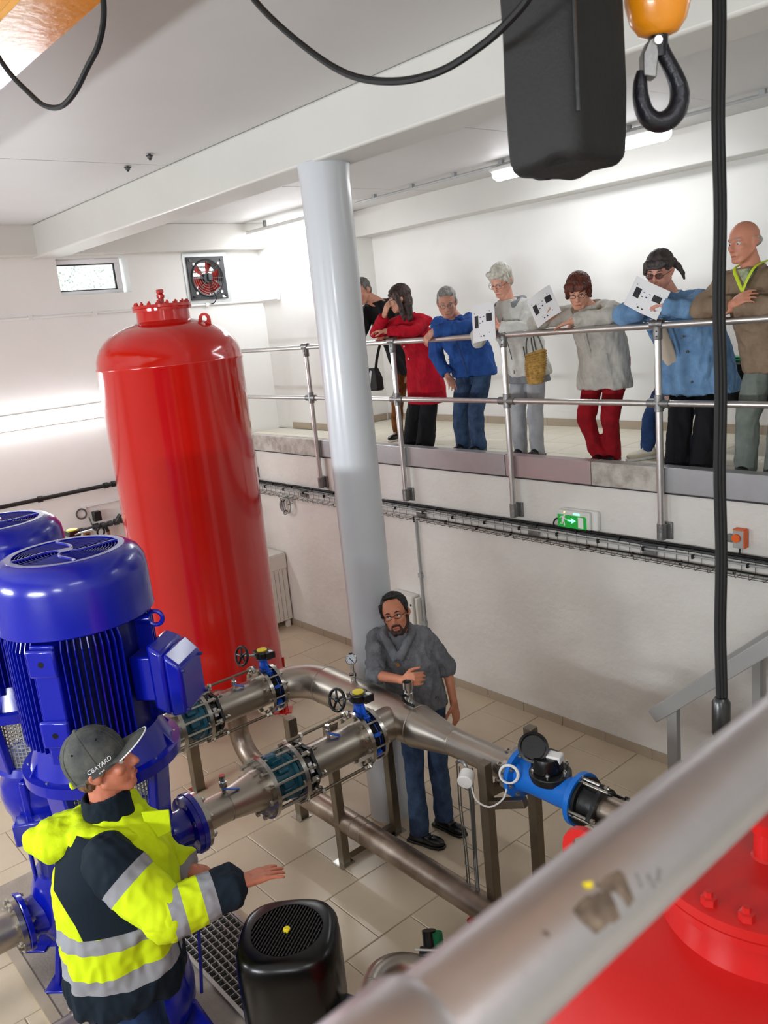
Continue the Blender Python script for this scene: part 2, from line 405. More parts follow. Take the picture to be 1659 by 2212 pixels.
# ================================================================== LAMPS
def fluorescent(name, label, a, b2, wide, tall, down, group, power=LAMP):
    """housing + glowing diffuser; 'down' is the way the light faces"""
    a, b2, down = V(a), V(b2), V(down); ax = (b2-a).normalized(); L = (b2-a).length; mid = (a+b2)/2
    side = ax.cross(down)
    t = thing(name, label, 'lamp', mid, group)
    MB().bar(a, b2, wide, tall*.4, side).build('housing', M['lampb'], t, bevel=.012)
    c0 = down*(tall*.62)
    d = MB()
    prof = [(-.5, 0), (-.5, .45), (-.38, .85), (-.15, 1), (.15, 1), (.38, .85), (.5, .45), (.5, 0)]
    def sec(p, s): return [p + side*(wide*.92*u*s) + down*(tall*.2 + tall*.8*q*s) for u, q in prof]
    d.rings([sec(a+ax*.02, .75), sec(a+ax*.05, 1), sec(b2-ax*.05, 1), sec(b2-ax*.02, .75)])
    d.build('diffuser', M['diff'], t, smooth=50)
    for s in (-1, 1):
        MB().box(mid + ax*(s*L*.3) - down*(tall*.55), (.03, .03, .09 if abs(down.z) > .5 else .03)).build('bracket', M['galv'], t)
    ld = bpy.data.lights.new('lamp_light', 'AREA'); ld.shape = 'RECTANGLE'; ld.size = L*.95; ld.size_y = wide*.9; ld.energy = power; ld.color = (.90, .955, 1.0)
    lo = bpy.data.objects.new('lamp_light', ld); COL.objects.link(lo)
    z = -down; xx = ax; yy = z.cross(xx)
    lo.matrix_world = Matrix.Translation(mid + down*(tall*1.15)) @ Matrix((xx, yy, z)).transposed().to_4x4()
    return t
GR = 'ceiling fluorescents along the gallery'
fluorescent('fluorescent_lamp', 'lit fluorescent ceiling lamp just left of the round white column', (-9.50, 6.12, 4.915), (-7.75, 6.12, 4.915), .16, .12, (0, 0, -1), GR, power=LAMP*.7)
fluorescent('fluorescent_lamp', 'lit fluorescent ceiling lamp behind the black chain bag', (-5.62, 6.42, 4.965), (-3.77, 6.42, 4.965), .15, .10, (0, 0, -1), GR, power=LAMP*.5)
fluorescent('fluorescent_lamp', 'fluorescent ceiling lamp past the right edge of the gallery', (-.2, 6.42, 4.965), (1.65, 6.42, 4.965), .15, .10, (0, 0, -1), GR, power=LAMP*.5)
fluorescent('fluorescent_lamp', 'bright long fluorescent wall lamp on the left wall beside the tall red tank', (XL+.03, 2.2, 2.975), (XL+.03, 3.985, 2.975), .17, .10, (1, 0, 0), 'wall fluorescents', power=LAMP*1.2)
fluorescent('fluorescent_lamp', 'fluorescent wall lamp at the far end of the left wall', (XL+.03, -1.6, 2.975), (XL+.03, .2, 2.975), .17, .10, (1, 0, 0), 'wall fluorescents', power=LAMP*1.2)
fluorescent('fluorescent_lamp', 'fluorescent wall lamp on the near wall behind the blue pumps', (-6.6, YN+.03, 3.0), (-4.9, YN+.03, 3.0), .17, .10, (0, 1, 0), 'wall fluorescents', power=LAMP*4)
fluorescent('fluorescent_lamp', 'fluorescent wall lamp on the near wall by the black motor', (-2.9, YN+.03, 3.0), (-1.2, YN+.03, 3.0), .17, .10, (0, 1, 0), 'wall fluorescents', power=LAMP*4)
fluorescent('fluorescent_lamp', 'added unseen fill lamp on the near wall beyond the walkway', (.6, YN+.03, 3.9), (2.3, YN+.03, 3.9), .17, .10, (0, 1, 0), 'wall fluorescents', power=LAMP*2)  # extra lamp out of view, added to brighten the lower hall
fluorescent('fluorescent_lamp', 'fluorescent ceiling lamp over the walkway', (1.9, -.9, 4.965), (1.9, .9, 4.965), .15, .10, (0, 0, -1), 'ceiling fluorescents over the walkway', power=LAMP*1.3)

# conduits on ceiling and walls
def conduit(label, pts, r, m, clips=(), parent=None, n=8, name='conduit'):
    t = thing(name, label, 'conduit', pts[0])
    MB().tube(pts, r, n).build('tube', m, t)
    me = MB().box((0, 0, 0), (r*3.2, r*3.2, r*3.2)).mesh('clip'); me.materials.append(m)
    for c in clips: place(me, 'clip', t, c)
    return t
galvl = mat('grey_pvc_conduit', '#a4a6a6', .4)
wcon = mat('white_painted_conduit', '#dededb', .4)
conduit('grey conduit clipped along the gallery ceiling between the lamps', [(-7.7, 6.42, 5.005), (1.8, 6.42, 5.005)], .013, galvl, [(-8.0+.62*k, 6.42, 5.025) for k in range(1, 14)])
conduit('white conduit running along the left wall under window and fan', [(XL+.016, -2.6, 4.085), (XL+.016, 6.33, 4.085)], .014, wcon, [(XL+.012, .3+.74*k, 4.085) for k in range(8)])
conduit('white conduit rising up the corner wall to the ceiling lamp', [(XL+.03, 6.335, 4.083), (-9.34, 6.335, 4.083), (-9.335, 6.335, 4.10), (-9.335, 6.335, 4.95)], .012, wcon, [(-9.335, 6.335, 4.45), (-9.36, 6.335, 4.085)])
t = conduit('black water pipe with couplings high on the left wall behind the tank', [(XL+.05, -2.0, 2.078), (XL+.05, 5.3, 2.078)], .024, M['blk'], name='wall_pipe'); t['category'] = 'pipe'
for y in (1.1, 2.98, 3.76, 3.86, 4.9):
    MB().cyl((XL+.05, y-.025, 2.078), (XL+.05, y+.025, 2.078), .036).build('coupling', M['blk'], t)
    MB().bb(XL, XL+.05, y-.06, y-.04, 2.068, 2.088).build('clip', M['blk'], t)
conduit('short white conduit on the left wall above the black valve line', [(XL+.014, 3.46, 1.865), (XL+.014, 5.0, 1.865)], .012, wcon, [(XL+.012, 3.47, 1.865)])
# thin valve line low on the left wall
t = thing('valve_line', 'thin dark water line with small valves low on left wall behind blue motor', 'pipe', (XL+.08, 3.5, 1.6))
MB().tube([(XL+.08, 2.2, 1.598), (XL+.08, 5.2, 1.64)], .020, 10).build('pipe', M['dgrey'], t)
for y, r in ((3.36, .034), (3.55, .045), (3.63, .036), (3.72, .034), (3.80, .04), (3.88, .034), (3.97, .04)):
    MB().cyl((XL+.08, y-.025, 1.60+.016*(y-2.5)), (XL+.08, y+.025, 1.60+.016*(y-2.5)), r).build('fitting', M['dgrey'], t)
MB().box((XL+.1, 3.57, 1.75), (.08, .09, .12)).build('solenoid', M['blkp'], t, bevel=.008)
MB().torus((XL+.14, 3.57, 1.56), (1, .3, 0), .05, .012, 20, 8).build('handle', M['blkp'], t)
MB().cyl((XL+.1, 3.80, 1.63), (XL+.13, 3.84, 1.71), .03, .022).build('tap', M['dgrey'], t)
MB().torus((XL+.03, 3.42, 1.80), (1, 0, 0), .058, .010, 24, 6).build('hanger_ring', M['wire'], t)
MB().cyl((XL+.03, 3.5, 1.74), (XL+.05, 3.52, 1.62), .008).build('rod', M['wire'], t)
MB().cyl((XL+.08, 3.66, 1.6), (XL+.08, 3.68, 1.53), .022).build('drop_collar', M['blk'], t)
MB().cyl((XL+.08, 3.68, 1.54), (XL+.08, 3.72, 1.02), .017).build('drop_pipe', M['copper'], t)
tag(MB().torus((XL+.05, 4.05, 1.68), (1, .1, 0), .11, .012, 28, 8).build('hose_coil', M['white']), 'white hose coil hanging on the left wall beside the tank', 'hose')
t = thing('junction_box', 'small brown junction box under the thin line on the left wall', 'box', (XL+.03, 3.44, 1.53))
MB().box((XL+.03, 3.44, 1.525), (.06, .07, .13)).build('casing', M['copper'], t, bevel=.006)
MB().box((XL+.063, 3.44, 1.525), (.006, .04, .06)).build('label_plate', M['blkp'], t)
# far valve behind the pumps with a white tank shoulder
t = thing('butterfly_valve', 'distant blue valve with yellow disc behind the blue motors', 'valve', (-7.9, 2.65, 1.7))
px, py = -8.1, 2.73
MB().cyl((px, py-.06, 1.62), (px, py+.06, 1.62), .16, n=28).build('body', M['vblue'], t)
MB().lathe((px, py, 1.74), (0, 0, 1), [(0, .05), (.05, .035), (.12, .045), (.19, .05)], 16).build('neck', M['vblue'], t)
MB().box((px, py, 1.955), (.14, .12, .06)).build('gearbox', M['blkp'], t, bevel=.012)
MB().cyl((px, py, 1.985), (px, py, 1.995), .055, n=20).build('disc', M['yel'], t)
MB().cyl((px+.06, py, 1.95), (px+.22, py+.12, 1.99), .01).build('shaft', M['chrome'], t)
t = thing('standing_pipe', 'stainless pipe carrying the distant blue valve near the left wall', 'pipe', (px, py, 0))
MB().tube([(px, py-.07, 1.62), (px, py-.35, 1.62)], .11, 20).build('pipe', M['ss'], t)
MB().tube([(px, py+.07, 1.62), (px, py+.30, 1.62)] + [(px, py+.30+.22*math.sin(a), 1.40+.22*math.cos(a)) for a in (.3, .6, .9, 1.2, PI/2)] + [(px, py+.52, .02)], .11, 20).build('pipe', M['ss'], t)
MB().cyl((px, py+.52, 0), (px, py+.52, .02), .18, n=24).build('base_flange', M['ssf'], t)
MB().sph((px-.25, py-.02, 1.72), (.22, .18, .13), 20, 12).build('insulation_dome', M['white'], t)

# ================================================================== WALL FAN
t = thing('wall_fan', 'square extractor fan with red blades set high in the left wall', 'fan', (XL, 5.54, 4.41))
pl = MB(); cx_, cy_ = 5.54, 4.41
for a in ((5.23, 5.86, 4.67, 4.725), (5.23, 5.86, 4.10, 4.155), (5.23, 5.285, 4.155, 4.67), (5.795, 5.86, 4.155, 4.67)): pl.bb(XL, XL+.008, *a)
pl.build('mounting_plate', M['stainplate'], t, smooth=0)
hs = MB(); n = 48; o = []; 
def sq(u, half, y, z, x): 
    c, s = math.cos(u), math.sin(u); k = half/max(abs(c), abs(s)); return (x, y+c*k, z+s*k)
cyl_i = [(XL+.03, cx_+.215*math.cos(2*PI*j/n), cy_+.215*math.sin(2*PI*j/n)) for j in range(n)]
sqo = [sq(2*PI*j/n+1e-4, .262, cx_, cy_, XL+.03) for j in range(n)]; sqb = [(XL+.008, p[1], p[2]) for p in sqo]
cb2 = [(XL-.12, p[1], p[2]) for p in cyl_i]
hs.rings([sqb, sqo, cyl_i, cb2], False); hs.build('housing', M['anth'], t, smooth=30)
MB().torus((XL+.035, cx_, cy_), (1, 0, 0), .222, .012, 40, 8).build('rim', M['anth'], t)
for a in range(6):
    u = a*PI/3 + .2; b = MB(); R = []
    for r, w0, tw in ((.05, .045, .9), (.12, .075, .75), (.20, .085, .6)):
        c = V((XL-.03, cx_+r*math.cos(u), cy_+r*math.sin(u))); tg_ = V((0, -math.sin(u), math.cos(u)))
        e = (tg_*math.cos(tw) + V((1, 0, 0))*math.sin(tw))*w0
        R.append([c-e, c+V((.003, 0, 0)), c+e, c-V((.003, 0, 0))])
    b.rings(R); b.build('blade', M['fanred'], t)
MB().cyl((XL-.06, cx_, cy_), (XL+.045, cx_, cy_), .065, n=20).build('motor', M['anth'], t, bevel=.006)
MB().box((XL+.055, cx_+.02, cy_+.01), (.03, .06, .08)).build('connector', M['dgrey'], t, bevel=.005)
gg = MB()
for r in (.09, .12, .15, .18, .205): gg.torus((XL+.04, cx_, cy_), (1, 0, 0), r, .0018, 36, 5)
for a in range(8): gg.tube([(XL+.042, cx_+.06*math.cos(a*PI/4), cy_+.06*math.sin(a*PI/4)), (XL+.038, cx_+.225*math.cos(a*PI/4), cy_+.225*math.sin(a*PI/4))], .003, 5)
gg.build('guard', M['wire'], t)
for sy in (-1, 1):
    for sz in (-1, 1):
        MB().cyl((XL+.03, cx_+sy*.222, cy_+sz*.222), (XL+.04, cx_+sy*.222, cy_+sz*.222), .017, n=12).build('bolt', M['blkp'], t)
        MB().cyl((XL+.03, cx_+sy*.176, cy_+sz*.176), (XL+.036, cx_+sy*.176, cy_+sz*.176), .018, n=12).build('white_cap', M['white'], t)
MB().tube(smoothpath([(XL+.06, cx_+.02, cy_-.02), (XL+.07, cx_+.03, cy_-.15), (XL+.07, cx_+.06, cy_-.25), (XL+.05, cx_+.03, cy_-.31), (XL+.03, cx_-.01, cy_-.32)], 5), .007, 6).build('cable', M['rubber'], t)
for k in range(8):
    MB().box((XL-.14, cx_, cy_-.21+.06*k), (.03, .5, .004), Matrix.Rotation(.6, 3, 'Y')).build('louvre', M['white'], t)
MB().box((XL+.034, 5.74, 4.175), (.004, .05, .03)).build('white_label', M['white'], t)

# ================================================================== RED TANKS
def red_tank(label, cx, cy, sh, legs, lugang, m, zb=.45, lift=0, lz=0.0, lr=.40):
    t = thing('pressure_tank', label, 'tank', (cx, cy, 0)); R = .643
    pr = [(zb-.30, .02), (zb-.285, .22), (zb-.22, .42), (zb-.12, .56), (zb-.04, .628), (zb, .641), (zb+.006, .647), (zb+.016, .641)]
    pr += [(sh-.02, .643), (sh-.006, .650), (sh+.006, .650), (sh+.016, .643)]
    for a in range(1, 11):
        u = a/10*PI/2*.985
        r = .643*math.cos(u)**.75 if u < PI/2 else 0
        z = sh+.01 + .375*math.sin(u)
        if r > .235: pr.append((z, r))
    zt = pr[-1][0]
    pr += [(zt+.012, .235), (zt+.10, .232)]
    MB().lathe((cx, cy, 0), (0, 0, 1), pr, 64).build('shell', m, t, smooth=40)
    z = zt + .10
    MB().lathe((cx, cy, z), (0, 0, 1), [(0, .235), (0, .258), (.022, .26), (.024, .255), (.026, .26), (.05, .26), (.052, .255)], 64).build('manhole_flange', m, t)
    bm_ = MB().lathe((0, 0, 0), (0, 0, 1), [(0, .017), (.016, .017), (.018, .010), (.030, .009)], 6).mesh('bolt'); bm_.materials.append(m)
    for p in bm_.polygons: p.use_smooth = False
    for k in range(18): place(bm_, 'bolt', t, (cx+.228*math.cos(2*PI*k/18+.1), cy+.228*math.sin(2*PI*k/18+.1), z+.052))
    nz = MB().lathe((cx, cy, z+.05), (0, 0, 1), [(0, .030), (.004, .030), (.008, .026), (.055, .026), (.06, .034), (.085, .036), (.09, .028), (.10, .02)] if lift == 0 else [(0, .036), (.006, .028), (.07, .028), (.075, .038), (.10, .041), (.105, .030)], 20)
    nz.build('nozzle', m, t)
    if lift == 0: MB().box((cx, cy, z+.165), (.05, .05, .035)).cyl((cx, cy, z+.14), (cx, cy, z+.16), .012).build('nozzle_cap', m, t, bevel=.004)
    # lifting lugs with eyes
    for la in lugang:
        d = V((math.cos(la), math.sin(la), 0)); r0 = lr; zz = sh + .01 + .375*math.sin(math.acos(min(1, (r0/.643)))**1.0)*.93
        n = V((-d.y, d.x, 0)); c = V((cx, cy, 0)) + d*r0 + V((0, 0, zz+.05+lz))
        b = MB(); R = []
        for s in (-.008, .008):
            pass
        # arch-shaped plate with hole, made of ring sectors
        outer = []; inner = []
        for k in range(17):
            u = -PI*.5 + 2*PI*k/16
            ox, oz = .055*math.cos(u), .055*math.sin(u)+.02
            if oz < 0: ox, oz = .055*(1 if ox > 0 else -1)*min(1, abs(ox)/.055*1.3), -.12
            outer.append((ox, oz)); inner.append((.028*math.cos(u), .028*math.sin(u)+.025))
        def P3(q, s): return c + d*q[0] + V((0, 0, q[1])) + n*s
        b.rings([[P3(q, -.009) for q in outer[:-1]], [P3(q, .009) for q in outer[:-1]], [P3(q, .009) for q in inner[:-1]], [P3(q, -.009) for q in inner[:-1]]], False, True)
        b.build('lifting_lug', m, t, smooth=30)
    for la in legs:
        d = V((math.cos(la), math.sin(la), 0)); n = V((-d.y, d.x, 0)); c = V((cx, cy, 0))
        b = MB()
        b.bar(c+d*.625+n*.0+V((0, 0, zb+.12)), c+d*.60+V((0, 0, .01)), .012, .10, d)
        b.bar(c+d*.61+n*.05+V((0, 0, zb+.10)), c+d*.585+n*.05+V((0, 0, .01)), .10, .012, d)
        b.prism([c+d*.62+n*.06+V((0, 0, .16)), c+d*.62-n*.10+V((0, 0, .0)), c+d*.62+n*.06+V((0, 0, 0))], d*.012)
        b.bb(0, 0, 0, 0, 0, 0) if False else None
        b.bar(c+d*.50+V((0, 0, .006)), c+d*.68+V((0, 0, .006)), .14, .012)
        b.build('leg', m, t, smooth=30)
    return t
red_tank('tall upright glossy red pressure tank standing left of the white column', -7.05, 3.52, 3.50, [math.radians(a) for a in (50, 170, 287)], [math.radians(33)], M['red'])
t2 = red_tank('lower red pressure tank seen from above at bottom right behind near handrail', -.77, 1.67, 1.93, [math.radians(a) for a in (80, 200, 320)], [math.radians(197), math.radians(17)], M['red2'], lift=1, lz=.075, lr=.435)

# ================================================================== BLUE PUMPS
def pump(label, cx, cy):
    t = thing('vertical_pump', label, 'pump', (cx, cy, 0)); B = M['blue']; D = M['bluedark']
    c = V((cx, cy, 0)); Z = V((0, 0, 1))
    def dr(a): return V((math.cos(math.radians(a)), math.sin(math.radians(a)), 0))
    # fan cowl
    MB().lathe(c, Z, [(2.50, .352), (2.505, .357), (2.53, .355), (2.70, .352), (2.745, .345), (2.785, .322), (2.81, .285), (2.815, .262)], 72, False).build('fan_cowl', B, t, smooth=40)
    MB().lathe(c, Z, [(2.49, .30), (2.52, .351)], 48, False).build('cowl_lip', D, t)
    # grille in the top: rings plus curved spokes
    g = MB(); 
    g.ring(c+Z*2.806, Z, .266, .236, .010, 64)
    gr_ = g.build('grille_rim', B, t)
    for k in range(4):
        u0 = k*PI/2 + .5; pts = []
        for q in range(9):
            r = .03 + .21*q/8; u = u0 + .9*math.sin(q/8*PI*.55)
            pts.append(c + V((r*math.cos(u), r*math.sin(u), 2.811)))
        MB().tube(pts, .008, 6).build('grille_spoke', B, t)
    rg = MB()
    for r in [.05+.0145*i for i in range(13)]: rg.torus(c+Z*2.809, Z, r, .0026, 40, 5)
    rg.build('grille_rings', B, t)
    MB().cyl(c+Z*2.806, c+Z*2.818, .035, n=20).build('grille_hub', B, t)
    MB().cyl(c+Z*2.60, c+Z*2.64, .24, n=32).build('fan_disc', M['blkp'], t)
    # finned motor body
    MB().lathe(c, Z, [(1.86, .262), (2.50, .262)], 48).build('motor_barrel', D, t)
    fm = {}
    for k in range(72):
        a = k*5.0
        if any(abs((a-q+180) % 360-180) < w for q, w in ((-49, 11), (31, 17), (131, 10), (221, 10))): continue
        # fins run parallel in four quadrant groups as on the casting
        base = round(a/90)*90; r1 = .335
        d = dr(a)
        if 'm' not in fm:
            b = MB().prism([(.25, 0, 1.93), (.335, 0, 1.95), (.338, 0, 2.44), (.315, 0, 2.50), (.25, 0, 2.50)], (0, .0052, 0))
            fm['m'] = b.mesh('cooling_fin'); fm['m'].materials.append(B)
        place(fm['m'], 'cooling_fin', t, c, Matrix.Rotation(math.radians(a), 3, 'Z'))
    for a in (-49, 131, 221):
        d = dr(a); n = V((-d.y, d.x, 0))
        b = MB()
        b.bar(c+d*.30+Z*1.90, c+d*.30+Z*2.48, .115, .075, n)
        ft = b.build('mounting_rib', B, t, bevel=.008)
        for z in (2.40, 2.06):
            p = MB().box(c+d*.345+Z*z, (.03, .135, .13), Matrix((d, n, Z)).transposed()).build('pad', B, ft, bevel=.010)
            MB().cyl(c+d*.355+Z*z, c+d*.3615+Z*z, .014, n=12).build('pad_hole', M['blkp'], ft)
    MB().lathe(c, Z, [(1.74, .30), (1.745, .37), (1.80, .372), (1.805, .335), (1.86, .315), (1.93, .29)], 64).build('motor_flange', B, t, smooth=30)
    for k in range(8): place(BOLTS, 'bolt', t, c+dr(22+45*k)*.345+Z*1.775, None)
    for k in range(8):
        d = dr(45*k); n = V((-d.y, d.x, 0))
        MB().prism([c+d*.27+Z*1.80, c+d*.36+Z*1.80, c+d*.27+Z*1.92], n*.012).build('gusset', B, t, smooth=0)
    for a in (45, 165):
        d = dr(a); MB().torus(c+d*.375+Z*2.455, V((-d.y, d.x, 0)), .034, .011, 20, 8).cyl(c+d*.29+Z*2.455, c+d*.35+Z*2.455, .022).build('lifting_eye', B, t)
    # terminal box
    d = dr(38); n = V((-d.y, d.x, 0)); R = Matrix((d, n, Z)).transposed()
    b = MB().box(c+d*.34+Z*2.20, (.14, .17, .22), R); b.build('terminal_neck', B, t, bevel=.01)
    tb = MB()
    def TP(x, y, z): return c + d*x + n*y + Z*z
    tb.rings([[TP(.38, -.11, 2.06), TP(.38, .11, 2.06), TP(.38, .11, 2.38), TP(.38, -.11, 2.38)], [TP(.46, -.12, 2.03), TP(.46, .12, 2.03), TP(.46, .12, 2.34), TP(.46, -.12, 2.34)]])
    tbx = tb.build('terminal_box', B, t, smooth=30, bevel=.018)
    b = MB().rings([[TP(.464, -.123, 2.027), TP(.464, .123, 2.027), TP(.464, .123, 2.343), TP(.464, -.123, 2.343)], [TP(.54, -.115, 2.04), TP(.54, .115, 2.04), TP(.54, .115, 2.27), TP(.54, -.115, 2.27)]])
    b.build('cover', B, tbx, smooth=30, bevel=.016)
    for y in (-.10, .10):
        for z in (2.06, 2.25): MB().cyl(TP(.53, y, z-.0), TP(.552, y, z), .009, n=6).build('screw', D, tbx)
    # lantern: three columns and mesh guards
    MB().lathe(c, Z, [(1.34, .24), (1.36, .27), (1.40, .25), (1.40, .21)], 48).build('lantern_base', B, t)
    for a in (-78, 42, 162):
        d = dr(a); n = V((-d.y, d.x, 0))
        MB().bar(c+d*.235+Z*1.38, c+d*.275+Z*1.76, .17, .05, n).build('lantern_leg', B, t, bevel=.012)
    mg = MB()
    for k in range(60):
        a0 = k*2*PI/60
        mg.tube([c+V((.222*math.cos(a0), .222*math.sin(a0), 1.40)), c+V((.222*math.cos(a0), .222*math.sin(a0), 1.74))], .0032, 4)
    for k in range(15): mg.torus(c+Z*(1.405+.0235*k), Z, .222, .0032, 60, 4)
    go = mg.build('mesh_guard', M['stainplate'], t); go['kind'] = 'stuff'
    MB().cyl(c+Z*1.38, c+Z*1.76, .045, n=16).build('shaft', M['ss'], t)
    MB().cyl(c+Z*1.5, c+Z*1.64, .085, n=16).build('shaft_coupling', D, t)
    # discharge head
    MB().lathe(c, Z, [(.98, .17), (1.0, .235), (1.05, .24), (1.10, .26), (1.18, .272), (1.26, .26), (1.31, .24), (1.345, .245)], 48).build('discharge_head', B, t, smooth=40)
    MB().lathe(c+V((0, .18, 1.18)), (0, 1, 0), [(0, .13), (.06, .11), (.14, .10), (.165, .105), (.172, .155), (.205, .16), (.212, .157)], 40).build('discharge_nozzle', B, t, smooth=30)
    MB().ring(c+V((0, .378, 1.18)), (0, 1, 0), .166, .09, .028, 40).build('discharge_flange', B, t)
    for k in range(4):
        d = dr(45+90*k); n = V((-d.y, d.x, 0))
        MB().bar(c+d*.245+Z*.98, c+d*.245+Z*1.34, .05, .07, n).build('boss', B, t, bevel=.015)
    MB().box(c+V((.24, -.16, 1.05)), (.12, .26, .14), Matrix.Rotation(math.radians(-30), 3, 'Z')).build('bracket_block', B, t, bevel=.012)
    # stages
    MB().lathe(c, Z, [(.60, .16), (.62, .155), (.72, .15), (.73, .162), (.75, .162), (.76, .15), (.86, .15), (.87, .162), (.89, .162), (.90, .15), (.98, .155)], 40).build('stage_casing', D, t, smooth=30)
    for k in range(6):
        d = dr(30+60*k); MB().cyl(c+d*.185+Z*.55, c+d*.185+Z*1.02, .013).build('tie_rod', B, t)
    MB().lathe(c, Z, [(.16, .15), (.20, .20), (.30, .235), (.40, .24), (.50, .225), (.58, .20), (.62, .18)], 48).build('suction_casing', B, t, smooth=40)
    MB().lathe(c+V((0, -.16, .37)), (0, -1, 0), [(0, .15), (.08, .12), (.12, .12), (.128, .175), (.155, .18), (.16, .176)], 40).build('suction_nozzle', B, t, smooth=30)
    for k in range(4):
        d = dr(45+90*k); n = V((-d.y, d.x, 0))
        b = MB(); b.prism([c+d*.12+Z*.30-n*.016, c+d*.24+Z*.30-n*.016, c+d*.36+Z*.03-n*.016, c+d*.36-n*.016, c+d*.12-n*.016], n*.032)
        b.bar(c+d*.22+Z*.012, c+d*.40+Z*.012, .13, .024, n); b.build('foot', B, t, smooth=30, bevel=.006)
    MB().tube(smoothpath([c+V((.20, .20, 1.3)), c+V((.28, .22, 1.0)), c+V((.22, .22, .6)), c+V((.2, .2, .35))], 6), .010, 6).build('flush_line', M['bluedark'], t)
    return t
p1 = pump('large blue vertical pump with finned motor behind the man in yellow', -3.85, 1.25)
p2 = copy_tree(p1, label='blue vertical pump at left edge, partly hidden behind the larger motor'); p2.location = (-4.95, 1.25, 0)
for X, lab in ((-4.95, 'steel suction pipe bolted to low left flange of the left-edge pump'), (-3.85, 'steel suction pipe bolted to low flange of the larger blue pump')):
    t = thing('suction_pipe', lab, 'pipe', (X, .8, .37))
    MB().ring((X, .895, .37), (0, 1, 0), .17, .11, .030, 40).build('flange', M['ssf'], t)
    MB().tube([(X, .90, .37), (X, .30, .37), (X, -1.4, .37)] + [(X, -1.4-.25*math.sin(a), .12+.25*math.cos(a)) for a in (.4, .8, 1.2, 1.57)] + [(X, -1.65, .0)], .112, 32).build('pipe', M['ss'], t)
    bolts(BOLT, t, (X, .925, .37), (0, 1, 0), .145, 8, .3)
# concrete plinth with edge strip under the pumps, grating over the channel
pt = thing('pump_plinth', 'low concrete plinth with a pale edging strip under the blue pumps', 'plinth', (-4.2, .9, 0))
MB().bb(-6.0, -2.1, .93, 1.66, 0, .012).build('slab', M['conc'], pt, smooth=0)
MB().bb(-6.0, -2.1, .87, .93, 0, .022).build('edging_strip', M['skirt'], pt, smooth=0)
gt = thing('floor_grating', 'galvanised floor grating beside the blue pump base', 'grating', (-4.1, 1.86, 0))
MB().bb(-4.75, -3.3, 1.68, 2.06, .002, .006).build('channel_bottom', M['pit'], gt, smooth=0)
bars = MB()
for k in range(30): bars.bb(-4.75+.05*k, -4.746+.05*k, 1.68, 2.06, .006, .030)
for k in range(9): bars.bb(-4.75, -3.3, 1.68+.046*k, 1.686+.046*k, .008, .030)
o = bars.build('grating_bars', M['grat'], gt, smooth=0); o['kind'] = 'stuff'
for a in ((-4.77, -4.75, 1.66, 2.08), (-3.30, -3.28, 1.66, 2.08), (-4.75, -3.3, 1.66, 1.68), (-4.75, -3.3, 2.06, 2.08)): MB().bb(*a, 0, .034).build('edge_angle', M['grat'], gt, smooth=0)

